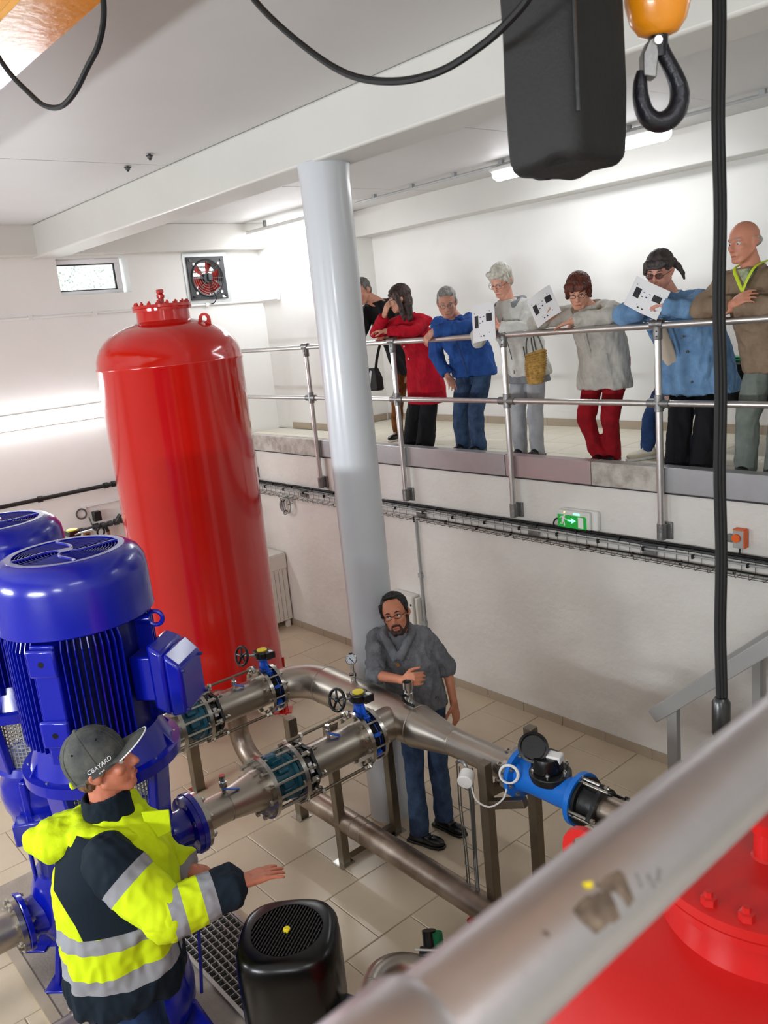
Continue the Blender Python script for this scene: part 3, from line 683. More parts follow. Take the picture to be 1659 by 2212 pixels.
# ================================================================== DISCHARGE BRANCHES (along +Y at z = 1.18)
HZ = 1.18
def blue_bolts(mesh, p, c, R, n, a0): bolts(mesh, p, c, (0, 1, 0), R, n, a0)
def branch(X, lab):
    out = []; S = M['ss']; F = M['ssf']; ax = (0, 1, 0)
    # 1 reducer
    t = thing('reducer_pipe', 'stainless flared reducer bolted to ' + lab, 'pipe', (X, 1.66, HZ)); out.append(t)
    MB().lathe((X, 1.66, HZ), ax, [(0, .085), (.19, .085), (.194, .089), (.198, .085), (.40, .118), (.44, .120)], 40).build('cone', S, t, smooth=30)
    MB().ring((X, 1.658, HZ), ax, .155, .084, .026, 40).build('flange', F, t)
    MB().ring((X, 2.075, HZ), ax, .182, .118, .026, 40).build('flange', F, t)
    bolts(BOLT, t, (X, 1.65, HZ), ax, .132, 8, .3)
    v = thing('drain_valve', 'small ball valve with blue lever on flared reducer of ' + lab, 'valve', (X, 1.84, HZ+.09)); out.append(v)
    z = HZ+.088
    MB().lathe((X, 1.85, z), (0, 0, 1), [(0, .013), (.03, .013), (.032, .021), (.06, .021), (.062, .015), (.075, .018), (.10, .018)], 8).build('body', M['chrome'], v)
    MB().cyl((X-.03, 1.85, z+.045), (X+.03, 1.85, z+.045), .010, n=8).build('stem', M['brass'], v)
    MB().bar((X+.035, 1.83, z+.04), (X+.045, 1.92, z+.005), .020, .006).build('lever', M['vblue'], v, bevel=.002)
    # 2 check valve (teal wafer body between long studs)
    t = thing('check_valve', 'teal check valve held between two steel flanges by long studs on ' + lab, 'valve', (X, 2.19, HZ)); out.append(t)
    MB().lathe((X, 2.103, HZ), ax, [(0, .135), (.02, .135), (.025, .118), (.085, .112), (.145, .118), (.15, .137), (.172, .137)], 40).build('body', M['teal'], t, smooth=30)
    for a in (.2, .85, 1.5, 2.15): MB().box((X+.118*math.cos(a-.6), 2.19, HZ+.118*math.sin(a-.6)), (.05, .07, .05), Matrix.Rotation(-(a-.6), 3, 'Y')).build('cast_boss', M['teal'], t, bevel=.010)
    MB().box((X, 2.16, HZ+.145), (.05, .07, .06)).build('lifting_boss', M['teal'], t, bevel=.012)
    MB().box((X+.108, 2.20, HZ-.03), (.004, .07, .03), Matrix.Rotation(.25, 3, 'Y')).build('name_plate', M['stainplate'], t)
    bolts(BOLTL, t, (X, 2.20, HZ), ax, .158, 12, .1, 'stud')
    # 3 flange adaptor coupling, black
    t = thing('flange_adaptor', 'black flange adaptor coupling after the teal check valve on ' + lab, 'coupling', (X, 2.3, HZ)); out.append(t)
    MB().ring((X, 2.278, HZ), ax, .182, .112, .026, 40).build('flange', F, t)
    MB().lathe((X, 2.304, HZ), ax, [(0, .16), (.02, .165), (.025, .140), (.07, .132), (.075, .122)], 40).build('sleeve', M['blk'], t, smooth=30)
    b = MB(); nn = 48; rg = []
    for tt in (2.375, 2.398):
        rg.append([V((X, tt, HZ)) + V((math.cos(2*PI*j/nn), 0, math.sin(2*PI*j/nn)))*(.142+.022*max(0, math.cos(6*2*PI*j/nn))**2) for j in range(nn)])
    inn = [[V((X, tt, HZ)) + V((math.cos(2*PI*j/nn), 0, math.sin(2*PI*j/nn)))*.113 for j in range(nn)] for tt in (2.398, 2.375)]
    b.rings(rg+inn, False, True); b.build('gland_ring', M['blk'], t, smooth=30)
    bolts(BOLTM, t, (X, 2.35, HZ), ax, .152, 6, 0)
    MB().box((X+.128, 2.335, HZ+.055), (.004, .05, .06), Matrix.Rotation(-.45, 3, 'Y')).build('label', M['paper'], t)
    # 4 spool pipe
    t = thing('spool_pipe', 'stainless spool pipe with tie rods between coupling and blue valve on ' + lab, 'pipe', (X, 2.6, HZ)); out.append(t)
    MB().lathe((X, 2.36, HZ), ax, [(0, .1095), (.43, .1095)], 40).build('pipe', S, t)
    MB().ring((X, 2.775, HZ), ax, .178, .108, .026, 40).build('flange', F, t)
    for a in (1.9, 3.6, 5.4):
        p = V((math.cos(a), 0, math.sin(a)))*.175
        MB().cyl(V((X, 2.26, HZ))+p, V((X, 2.80, HZ))+p, .0095).build('tie_rod', M['post'], t)
        for y in (2.755, 2.735, 2.41, 2.30):
            q = V((X, y, HZ))+p; MB().cyl(q, q+V((0, .016, 0)), .019, n=6).build('nut', M['bolt'], t)
        b = MB().box(V((X, 2.77, HZ))+p*.98, (.05, .014, .06), Matrix.Rotation(-a, 3, 'Y')); b.build('rod_ear', F, t, bevel=.004)
    v = thing('drain_valve', 'small ball valve with blue lever on spool pipe of ' + lab, 'valve', (X, 2.58, HZ+.11)); out.append(v)
    z = HZ+.108
    MB().lathe((X, 2.58, z), (0, 0, 1), [(0, .011), (.02, .011), (.022, .018), (.05, .018), (.052, .012), (.06, .015), (.08, .015)], 8).build('body', M['chrome'], v)
    MB().bar((X+.02, 2.57, z+.035), (X+.05, 2.63, z+.005), .026, .006).build('lever', M['vblue'], v, bevel=.002)
    # 5 butterfly valve
    t = thing('butterfly_valve', 'blue butterfly valve with black handwheel and yellow disc on ' + lab, 'valve', (X, 2.84, HZ)); out.append(t)
    MB().lathe((X, 2.804, HZ), ax, [(0, .135), (.006, .142), (.035, .128), (.062, .142), (.068, .135)], 40).build('body', M['vblue'], t, smooth=30)
    MB().ring((X, 2.80, HZ), ax, .140, .109, .076, 40).build('rubber_seat', M['rubber'], t)
    em = MB().box((0, 0, 0), (.035, .045, .022)).mesh('locating_ear'); em.materials.append(M['vblue'])
    for a in range(0, 8): place(em, 'locating_ear', t, (X+.15*math.cos(a*PI/4+.4), 2.838, HZ+.15*math.sin(a*PI/4+.4)), Matrix.Rotation(-(a*PI/4+.4), 3, 'Y'))
    bolts(BOLTM, t, (X, 2.838, HZ), ax, .152, 12, .13)
    b = MB().lathe((X, 2.838, HZ+.13), (0, 0, 1), [(0, .03), (.05, .024), (.09, .026), (.105, .045), (.118, .046)], 12)
    for s in (-1, 1): b.prism([(X+s*.02, 2.832, HZ+.13), (X+s*.075, 2.832, HZ+.125), (X+s*.04, 2.832, HZ+.24), (X+s*.02, 2.832, HZ+.24)], (0, .012, 0))
    b.build('neck', M['vblue'], t, smooth=30)
    zz = HZ+.275
    gb = MB().lathe((X, 2.838, zz-.027), (0, 0, 1), [(0, .05), (.006, .062), (.05, .062), (.056, .055)], 20)
    gb.box((X+.055, 2.86, zz), (.06, .07, .05)); gb.box((X-.045, 2.82, zz-.004), (.05, .05, .045))
    gb.build('gearbox', M['blkp'], t, smooth=30, bevel=.006)
    MB().cyl((X, 2.838, zz+.028), (X, 2.838, zz+.035), .037, n=24).build('yellow_disc', M['yel'], t)
    MB().box((X+.06, 2.87, zz+.027), (.035, .025, .004)).build('white_tag', M['white'], t)
    h0 = V((X+.0, 2.81, zz+.0)); hd = V((.10, -1, .33)).normalized(); hc = h0 + hd*.155
    MB().cyl(h0+hd*.02, hc, .008).build('shaft', M['chrome'], t)
    hw = MB().torus(hc, hd, .066, .0095, 32, 8).sph(hc, .018)
    hx, hy, _ = frame(hd)
    for k in range(5):
        a = k*2*PI/5; hw.cyl(hc, hc+(hx*math.cos(a)+hy*math.sin(a))*.066, .0075, n=6)
    hw.build('handwheel', M['blkp'], t)
    MB().box((X+.121, 2.838, HZ-.06), (.004, .025, .03), Matrix.Rotation(.5, 3, 'Y')).build('white_label', M['white'], t)
    return out
L1 = 'the nearer discharge branch'; L2 = 'the farther discharge branch'
b1 = branch(-3.85, L1)
for o in b1:
    c = copy_tree(o); c['label'] = o['label'].replace(L1, L2); c.location = V(o.location) + V((-1.1, 0, 0))
# ---- header: T on the near branch, elbow on the far one, reducer, then the meter
HY = 3.15
t = thing('header_pipe', 'big welded stainless header pipe with elbow and reducer before the white column', 'pipe', (-3.85, HY, HZ))
S = M['ss']; R0 = .30
el = [V((-4.95, 2.90, HZ)), V((-4.95, HY-R0+.0, HZ))] + [V((-4.95+R0-R0*math.cos(a), HY-R0+R0*math.sin(a), HZ)) for a in [PI/2*k/14 for k in range(1, 15)]]
MB().tube(el, [.1095]*2 + [.1095+.0255*k/14 for k in range(1, 15)], 40).build('elbow', S, t)
MB().torus((-4.645, HY, HZ), (1, 0, 0), .134, .004, 40, 6).build('weld_seam', S, t)
MB().lathe((-4.65, HY, HZ), (1, 0, 0), [(0, .135), (.98, .135)], 48).build('pipe', S, t)
MB().torus((-3.67, HY, HZ), (1, 0, 0), .134, .004, 40, 6).build('weld_seam', S, t)
MB().lathe((-3.67, HY, HZ), (1, 0, 0), [(0, .135), (.02, .134), (.30, .085), (.32, .084)], 48).build('reducer', S, t, smooth=40)
MB().torus((-3.35, HY, HZ), (1, 0, 0), .083, .003, 40, 6).build('weld_seam', S, t)
MB().lathe((-3.35, HY, HZ), (1, 0, 0), [(0, .084), (.50, .084)], 40).build('pipe', S, t)
MB().ring((-2.865, HY, HZ), (1, 0, 0), .142, .082, .026, 40).build('flange', M['ssf'], t)
MB().lathe((-3.85, 2.90, HZ), (0, 1, 0), [(0, .110), (.24, .110)], 40).build('stub', S, t)
for X in (-3.85, -4.95): 
    MB().ring((X, 2.873, HZ), (0, 1, 0), .178, .108, .026, 40).build('flange', M['ssf'], t)
# gauge and brass valve on top of the header
v = thing('pressure_gauge', 'round pressure gauge standing on the header pipe by the column', 'gauge', (-4.31, HY, HZ+.13))
MB().lathe((-4.31, HY, HZ+.13), (0, 0, 1), [(0, .017), (.03, .017), (.035, .024), (.06, .024), (.065, .013), (.13, .013)], 8).build('stem', M['chrome'], v)
MB().bar((-4.30, HY-.03, HZ+.185), (-4.26, HY-.035, HZ+.20), .012, .008).build('tap', M['blkp'], v)
gd = V((.75, -.60, .25)).normalized(); gc = V((-4.31, HY, HZ+.293))
MB().lathe(gc-gd*.02, gd, [(0, .034), (.004, .040), (.030, .040), (.034, .035), (.029, .034)], 32).build('case', M['ssf'], v)
MB().cyl(gc+gd*.008, gc+gd*.012, .035, n=28).build('dial', M['gauge'], v)
gx, gy, _ = frame(gd)
MB().bar(gc+gd*.014+gx*.010-gy*.008, gc+gd*.014-gx*.014+gy*.020, .005, .003, gx).build('needle', M['ink'], v)
for k in range(9):
    a = math.radians(-45+33.75*k); q = gx*math.cos(a)+gy*math.sin(a)
    MB().bar(gc+gd*.013+q*.026, gc+gd*.013+q*.032, .004, .002, gd.cross(q)).build('tick', M['ink'], v)
MB().cyl(gc+V((0, 0, .036)), gc+V((0, 0, .048)), .012).build('filler_plug', M['blkp'], v)
v = thing('ball_valve', 'open steel ball valve with black lever on the header beside the leaning man', 'valve', (-3.76, HY+.02, HZ+.13))
bx, by, bz = -3.76, HY+.02, HZ+.125
MB().lathe((bx, by, bz), (0, 0, 1), [(0, .036), (.012, .036), (.014, .026), (.04, .030), (.075, .030), (.08, .026), (.10, .026), (.102, .034), (.15, .034), (.15, .026), (.10, .022)], 6 if False else 12, False).build('body', M['chrome'], v)
MB().tube(smoothpath([(bx-.03, by-.035, bz+.055), (bx+.0, by-.055, bz+.05), (bx+.05, by-.055, bz+.035), (bx+.10, by-.05, bz+.03)], 4), [.017]+[.010]*12, 6).build('lever', M['blkp'], v)
# ---- water meter
def xring(n, c, ro, ri, h, m, t, k=40): return MB().ring(c, (1, 0, 0), ro, ri, h, k).build(n, m, t)
t = thing('water_meter', 'bright blue flanged water meter with black round register on the thin pipe', 'meter', (-2.63, HY, HZ))
MB().lathe((-2.838, HY, HZ), (1, 0, 0), [(0, .142), (.028, .142), (.03, .095), (.10, .088), (.20, .088), (.36, .088), (.395, .095), (.40, .143), (.43, .143)], 48).build('body', M['mblue'], t, smooth=30)
MB().lathe((-2.62, HY, HZ+.04), (0, 0, 1), [(0, .105), (.03, .115), (.05, .115), (.055, .095)], 24).build('bonnet', M['blk'], t, smooth=30, bevel=.004)
MB().lathe((-2.64, HY, HZ+.09), (0, 0, 1), [(0, .082), (.01, .088), (.065, .084), (.085, .076)], 32).build('register', M['blkp'], t, smooth=30)
ld_ = V((-.45, -.62, .62)).normalized()
MB().lathe((-2.70, HY-.035, HZ+.215), V((.55, -.60, .58)), [(-.012, .078), (0, .082), (.014, .082), (.016, .070), (.010, .062)], 32).build('register_lid', M['blkp'], t)
MB().box((-2.60, HY+.02, HZ+.165), (.08, .07, .045), Matrix.Rotation(.3, 3, 'Z')).build('white_module', M['white'], t, bevel=.008)
bolts(BOLT, t, (-2.86, HY, HZ), (1, 0, 0), .118, 8, .2)
for k in range(6): place(BOLTS, 'bolt', t, (-2.62+.098*math.cos(k*PI/3), HY+.098*math.sin(k*PI/3), HZ+.095))
tag(MB().torus((-2.80, HY-.13, HZ+.06), V((.5, -.75, .1)), .052, .006, 28, 6).torus((-2.80, HY-.135, HZ+.06), V((.5, -.7, .15)), .049, .006, 28, 6).build('cable_coil', M['white'], None, loc=(-2.80, HY-.13, HZ+.06)), 'small coil of white cable tied to the blue water meter', 'cable')
t = thing('flange_adaptor', 'black flange adaptor with long bolts right after the blue water meter', 'coupling', (-2.33, HY, HZ))
MB().lathe((-2.406, HY, HZ), (1, 0, 0), [(0, .128), (.022, .130), (.025, .105), (.09, .10), (.13, .092)], 40).build('sleeve', M['blk'], t, smooth=30)
nn = 48; rg = [[V((tt, HY, HZ)) + V((0, math.cos(2*PI*j/nn), math.sin(2*PI*j/nn)))*(.108+.03*max(0, math.cos(4*2*PI*j/nn))**2) for j in range(nn)] for tt in (-2.30, -2.275)]
MB().rings(rg + [[V((tt, HY, HZ)) + V((0, math.cos(2*PI*j/nn), math.sin(2*PI*j/nn)))*.088 for j in range(nn)] for tt in (-2.275, -2.30)], False, True).build('gland_ring', M['blk'], t, smooth=30)
bolts(BOLTM, t, (-2.335, HY, HZ), (1, 0, 0), .128, 4, 0)
for a in (.2, 1.77, 3.34, 4.9):
    p = V((0, math.cos(a), math.sin(a)))*.122
    MB().cyl(V((-2.43, HY, HZ))+p, V((-2.23, HY, HZ))+p, .009).build('stud', M['bolt'], t)
    MB().cyl(V((-2.235, HY, HZ))+p, V((-2.215, HY, HZ))+p, .011).build('stud_cap', M['blkp'], t)
MB().cyl((-2.45, HY-.11, HZ-.02), (-1.93, HY-.11, HZ-.05), .009).build('tie_rod', M['bolt'], t)
t = thing('outlet_pipe', 'short bare steel pipe leaving the black adaptor towards the near handrail', 'pipe', (-2.1, HY, HZ))
MB().lathe((-2.30, HY, HZ), (1, 0, 0), [(0, .078), (.30, .078)], 40).build('pipe', M['ssr'], t)
xring('flange', (-2.04, HY, HZ), .135, .078, .024, M['ssf'], t); xring('flange', (-2.012, HY, HZ), .135, .078, .024, M['ssf'], t)
MB().tube([(-2.0, HY, HZ), (-1.75, HY, HZ)] + [(-1.75+.2*math.sin(a), HY, HZ-.2+.2*math.cos(a)) for a in (.3, .6, .9, 1.2, 1.57)] + [(-1.55, HY, .02)], .078, 28).build('riser', M['ss'], t)
MB().cyl((-1.55, HY, 0), (-1.55, HY, .02), .14).build('base_flange', M['ssf'], t)
# ---- low pipe along the floor
t = thing('floor_pipe', 'stained stainless pipe lying low along the floor below the branches', 'pipe', (-4.4, 2.96, .32))
LZ = .31
pts = [V((-5.72, 2.22, .87)), V((-5.72, 2.70, .87))] + [V((-5.72, 2.78+.18*math.sin(a), .69+.18*math.cos(a))) for a in (.2, .5, .8, 1.1, 1.4)] + [V((-5.72, 2.96, .58))] + [V((-5.46-.26*math.cos(a), 2.96, .57-.26*math.sin(a))) for a in [PI/2*k/10 for k in range(1, 11)]]
MB().tube(pts, .082, 32).build('elbow', M['ssr'], t)
MB().lathe((-5.46, 2.96, LZ), (1, 0, 0), [(0, .082), (3.56, .082)], 40).build('pipe', M['ssr'], t)
for X in (-4.20, -4.09, -5.46): MB().torus((X, 2.96, LZ), (1, 0, 0), .081, .004, 36, 6).build('weld_seam', M['ss'], t)
MB().ring((-5.72, 2.20, .87), (0, 1, 0), .13, .0, .024, 32).build('end_flange', M['ssf'], t)
MB().tube([(-1.90, 2.96, LZ)] + [(-1.90+.2*math.sin(a), 2.96, LZ-.2+.2*math.cos(a)) for a in (.4, .8, 1.2, 1.57)] + [(-1.70, 2.96, 0)], .082, 28).build('elbow', M['ssr'], t)
tag(MB().bar((-4.40, 3.10, .62), (-4.44, 3.22, .645), .02, .02).cyl((-4.4, 3.10, .62), (-4.36, 2.98, .41), .008).build('red_lever', M['red2'], None, loc=(-4.4, 3.1, .62)), 'red lever handle peeking above the low floor pipe', 'lever') if False else None
# ---- supports
def sup(label, pts, w=.065, base=None, arm=()):
    t = thing('pipe_support', label, 'support', (pts[0][0], pts[0][1], 0))
    for p in pts: MB().bb(p[0]-w/2, p[0]+w/2, p[1]-w/2, p[1]+w/2, .0, p[2]).build('post', M['post'], t, smooth=0, bevel=.005)
    for a, b in arm: MB().bar(a, b, .05, .05).build('brace', M['post'], t, smooth=0, bevel=.004)
    for p in pts: MB().bb(p[0]-.06, p[0]+.06, p[1]-.07, p[1]+.05, 0, .008).build('foot_plate', M['ssf'], t, smooth=0)
    return t
sup('square steel support frame under the header in front of the column base', [(-4.33, 2.91, 1.06), (-4.33, 3.40, 1.06)], .062, arm=[((-4.33, 2.91, .045), (-4.33, 3.40, .045)), ((-4.33, 2.91, 1.02), (-4.33, 3.40, 1.02))])
sup('square steel support frame under the thin pipe left of the blue meter', [(-2.965, 3.0, 1.26), (-2.925, 3.36, 1.34)], .062, arm=[((-2.965, 3.0, 1.065), (-2.925, 3.36, 1.065)), ((-2.96, 3.0, 1.0), (-2.72, 3.05, 1.085))])
sup('square steel leg standing on the floor under the farther branch', [(-6.04, 2.68, .70)], .085)
sup('short angle-iron post under the elbow of the header', [(-5.03, 3.04, .84)], .075)
# ================================================================== BLACK MOTOR PUMP
bx, by = -2.66, 1.46
t = thing('vertical_pump', 'black pump motor with round top grille and yellow centre plug below worker', 'pump', (bx, by, 0))
def sqr(z, r, k, n=56, rot=.86, sq=3.2):
    out = []
    for j in range(n):
        a = 2*PI*j/n; c, s = math.cos(a), math.sin(a)
        q = (abs(c)**sq + abs(s)**sq)**(-1/sq) * (1-k) + k
        x, y = r*q*c, r*q*s
        out.append((bx + x*math.cos(rot)-y*math.sin(rot), by + x*math.sin(rot)+y*math.cos(rot), z))
    return out
T = 1.30
cv = MB(); cv.rings([sqr(T-.42, .205, .1), sqr(T-.40, .212, .1), sqr(T-.10, .214, .1), sqr(T-.04, .210, .12), sqr(T-.012, .196, .18), sqr(T-.002, .175, .3), sqr(T-.001, .150, 1), sqr(T-.018, .147, 1), sqr(T-.03, .145, 1)])
cv.build('fan_cowl', M['blkg'], t, smooth=50)
g = MB()
for k in range(21):
    u = -.138 + .0138*k; L = math.sqrt(max(0, .147**2-u*u))
    if L < .02: continue
    d1 = V((math.cos(.55), math.sin(.55), 0)); d2 = V((-d1.y, d1.x, 0)); c = V((bx, by, T-.006))
    g.bar(c+d1*u-d2*L, c+d1*u+d2*L, .0045, .010, d1)
g.build('grille_bars', M['blkp'], t, smooth=0)
gr2 = MB()
for k in range(9):
    u = -.124 + .031*k; L = math.sqrt(.147**2-u*u); d1 = V((math.cos(.55), math.sin(.55), 0)); d2 = V((-d1.y, d1.x, 0)); c = V((bx, by, T-.010))
    gr2.bar(c+d2*u-d1*L, c+d2*u+d1*L, .004, .006, d2)
gr2.build('grille_cross_bars', M['blkp'], t, smooth=0)
MB().lathe((bx, by, T-.008), (0, 0, 1), [(0, .015), (.012, .015), (.014, .012)], 20).torus((bx, by, T+.006), (0, 0, 1), .009, .002, 16, 6).build('yellow_plug', M['yel'], t)
MB().rings([sqr(T-.75, .17, .5), sqr(T-.42, .17, .5)]).build('motor_barrel', M['blk'], t)
fb = MB().prism([(.16, 0, T-.74), (.195, 0, T-.74), (.195, 0, T-.43), (.16, 0, T-.43)], (0, .004, 0)).mesh('cooling_fin'); fb.materials.append(M['blk'])
for k in range(40): place(fb, 'cooling_fin', t, (bx, by, 0), Matrix.Rotation(k*2*PI/40, 3, 'Z'))
d = V((.92, .38, 0)).normalized(); n = V((-d.y, d.x, 0)); R = Matrix((d, n, V((0, 0, 1)))).transposed(); c = V((bx, by, 0))
MB().box(c+d*.25+V((0, 0, T-.42)), (.16, .22, .15), R).build('terminal_box', M['blkp'], t, bevel=.012)
MB().cyl(c+d*.26+n*.11+V((0, 0, T-.40)), c+d*.27+n*.16+V((0, 0, T-.39)), .032).build('cable_gland', M['white'], t)
MB().tube(smoothpath([c+d*.27+n*.155+V((0, 0, T-.39)), c+d*.30+n*.24+V((0, 0, T-.38)), c+d*.38+n*.30+V((0, 0, T-.46)), c+d*.42+n*.32+V((0, 0, T-.7)), c+d*.42+n*.30+V((0, 0, .05))], 6), .017, 10).build('power_cable', M['rubber'], t)
for s in (-.07, .05):
    MB().cyl(c+d*.30+n*s+V((0, 0, T-.345)), c+d*.30+n*s+V((0, 0, T-.335)), .012, n=10).build('screw', M['bolt'], t)
MB().cyl(c+d*.31-n*.12+V((0, 0, T-.43)), c+d*.36-n*.13+V((0, 0, T-.40)), .016, n=8).torus(c+d*.37-n*.13+V((0, 0, T-.395)), d, .014, .005, 14, 6).build('vent_fitting', M['bolt'], t)
MB().lathe((bx, by, 0), (0, 0, 1), [(0, .20), (.03, .20), (.035, .14), (.12, .13), (.14, .11), (.44, .11), (.46, .16), (.52, .17), (.55, .15)], 32).build('pump_body', M['blk'], t)
for s in (-1, 1):
    MB().lathe((bx, by+s*.10, .09), (0, s, 0), [(0, .05), (.10, .045), (.11, .09), (.13, .09)], 24).build('port', M['blk'], t)
t = thing('elbow_pipe', 'bent stainless pipe on the floor between the black motor and the near handrail', 'pipe', (-3.0, 2.2, .3))
pp = [V((-2.78, 1.78, .30)), V((-2.98, 2.02, .30)), V((-3.06, 2.13, .30)), V((-3.10, 2.22, .30)), V((-3.09, 2.32, .29)), V((-3.03, 2.40, .27)), V((-2.94, 2.44, .24)), V((-2.83, 2.42, .20)), V((-2.60, 2.30, .14))]
MB().tube(smoothpath(pp, 5), .062, 24).build('pipe', M['ss'], t)
MB().torus((-3.05, 2.125, .30), V((-.5, .8, 0)), .062, .003, 28, 6).build('weld_seam', M['ssf'], t)
MB().cyl((-2.83, 1.84, 0), (-2.83, 1.84, .26), .02).build('stand', M['post'], t)
t = thing('solenoid_valve', 'dark valve assembly with green cap lying by the near handrail', 'valve', (-2.95, 2.56, .3))
MB().bar((-3.04, 2.46, .30), (-2.80, 2.66, .30), .07, .05).build('manifold', M['dgrey'], t, bevel=.006)
MB().cyl((-3.03, 2.535, .30), (-3.06, 2.56, .38), .04, n=14).build('black_knob', M['blkp'], t)
MB().cyl((-2.99, 2.56, .30), (-3.01, 2.575, .385), .03, n=14).build('green_cap', M['green'], t)
MB().tube([(-3.05, 2.44, .335), (-2.8, 2.65, .335)], .006, 6).build('tubing', M['white'], t)
MB().bb(-2.93, -2.88, 2.53, 2.58, 0, .28).build('stand', M['post'], t)

# ================================================================== HANDRAILS
RZ = 3.48
def post_rail(t, X, Y, z0, z1, side, wall_y, m=M['alu']):
    MB().cyl((X, Y, z0), (X, Y, z1), .0255, n=20).build('post', m, t)
    MB().lathe((X, Y, z1-.10), (0, 0, 1), [(0, .031), (.005, .033), (.085, .033), (.10, .028)], 20).cyl((X-.05, Y, z1+.012), (X+.05, Y, z1+.012), .033, n=20).build('top_fitting', M['galv'], t, bevel=.002)
    MB().cyl((X-.085, Y, 2.93), (X+.085, Y, 2.93), .033, n=20).cyl((X, Y, 2.87), (X, Y, 2.99), .033, n=20).build('mid_fitting', M['galv'], t, bevel=.002)
    for a, b in ((.018, z1-.04), (.018, z1-.075)):
        MB().cyl((X+.012, Y-.033, a*0+b), (X+.012, Y-.036, b), .006, n=8).build('grub_screw', M['blkp'], t)
    b = MB().cyl((X, Y, z0-.02), (X, Y, z0+.10), .034, n=20).box((X, wall_y-.012, z0+.04), (.12, .024, .13)).box((X, (Y+wall_y)/2, z0+.04), (.06, abs(Y-wall_y), .11))
    b.build('wall_bracket', M['galv'], t, bevel=.004)
t = thing('gallery_handrail', 'tubular aluminium handrail of the gallery with five posts where visitors lean', 'railing', (-5.4, 5.385, 2.0))
RY = 5.385
MB().cyl((-9.35, RY, RZ), (-.45, RY, RZ), .0255, n=24).build('top_rail', M['alu'], t)
MB().cyl((-9.35, RY, 2.93), (-.45, RY, 2.93), .0235, n=20).build('mid_rail', M['alu'], t)
for X in (-9.02, -7.56, -6.13, -4.725, -3.29, -1.87, -.46): post_rail(t, X, RY, 1.93, RZ, 1, YW)
t = thing('near_handrail', 'out-of-focus aluminium handrail with brown tape scraps crossing bottom right corner', 'railing', (-.19, 2, 2.2))
NX = -.19
a_near = mat('near_rail_aluminium', '#c4bfc1', .38, metal=.95, var=.06, vscale=20, bump=.015, bscale=90)
MB().cyl((NX, .148, RZ), (NX, 5.3, RZ), .0218, n=40).build('top_rail', a_near, t)
MB().cyl((NX, -1.5, RZ), (NX, .156, RZ), .0212, n=40).build('top_rail', a_near, t)
MB().lathe((NX, .06, RZ), (0, 1, 0), [(0, .0225), (.003, .0250), (.088, .0258), (.094, .0232)], 40).lathe((NX, .10, RZ-.10), (0, 0, 1), [(0, .0250), (.09, .0258)], 30).build('elbow_fitting', a_near, t, smooth=40)
MB().cyl((NX, 2.0, 2.93), (NX, 5.3, 2.93), .025, n=20).build('mid_rail', a_near, t)
for Y in (.10, 3.8, 5.2): MB().cyl((NX, Y, 1.95), (NX, Y, RZ-.02), .0215, n=20).build('post', a_near, t)
# torn tape and printing on the rail
def patch(nm, pts, m, r=.0221):
    """pts: (distance along the rail, angle round it); a thin curved scrap"""
    b = MB(); n = len(pts)
    cu = sum(p[0] for p in pts)/n; ca = sum(p[1] for p in pts)/n
    def P(u, a, rr): return (NX + rr*math.cos(a), u, RZ + rr*math.sin(a))
    K = 6; vs_ = [P(cu, ca, r)]; fs = []
    for q in range(1, K+1):
        for u, a in pts: vs_.append(P(cu+(u-cu)*q/K, ca+(a-ca)*q/K, r))
    for j in range(n): fs.append((0, 1+j, 1+(j+1) % n))
    for q in range(1, K):
        for j in range(n):
            k = (j+1) % n; a0 = 1+(q-1)*n; a1 = 1+q*n
            fs.append((a0+j, a1+j, a1+k, a0+k))
    b.add(vs_, fs); return b.build(nm, m, t)
tape = mat('brown_tape_scrap', '#4f3f33', .6, var=.35, vscale=160, dark='#7d6b5a')
# stairs with grey painted flat handrails
t = thing('staircase', 'grey painted stair rising to the right along the gallery wall', 'stairs', (-2.4, 4.9, 0))
sl = (2.37)/(2.70)
for k in range(11):
    z = .215*(k+1); X = -2.80+.245*k
    MB().bb(X, X+.26, 4.44, 5.36, z-.03, z).build('step', M['ogrey'], t, smooth=0, bevel=.004)
for Y in (4.42, 5.37):
    MB().bar((-2.92, Y, .02), (-.12, Y, 2.44), .02, .20, (0, 1, 0)).build('stringer', M['ogrey'], t, smooth=0)
t = thing('stair_handrail', 'flat grey stair handrail nearer the pipes, its square end pointing left', 'railing', (-2.6, 4.4, 0))
P0 = V((-2.765, 4.4, 1.045)); P1 = V((-.1, 4.4, 3.45)); dd = (P1-P0).normalized()
MB().bar(P0, P1, .075, .095, (0, 1, 0)).build('handrail', M['ogrey'], t, smooth=0, bevel=.006)
for X in (-2.63, -1.95, -1.2, -.45):
    z = P0.z + (X-P0.x)/(P1.x-P0.x)*(P1.z-P0.z)
    MB().bb(X-.035, X+.035, 4.375, 4.425, max(0, z-1.05), z-.02).build('post', M['ogrey'], t, smooth=0, bevel=.004)
t = thing('stair_handrail', 'flat grey stair handrail on the gallery wall side', 'railing', (-2.6, 5.37, 0))
MB().bar((-2.80, 5.37, 1.05), (-.1, 5.37, 3.50), .06, .06, (0, 1, 0)).build('handrail', M['ogrey'], t, smooth=0, bevel=.006)
for X in (-2.55, -1.8, -1.0, -.3):
    z = 1.05 + (X+2.80)/2.7*2.45
    MB().bb(X-.03, X+.03, 5.345, 5.395, max(0, z-1.05), z-.02).build('post', M['ogrey'], t, smooth=0, bevel=.004)

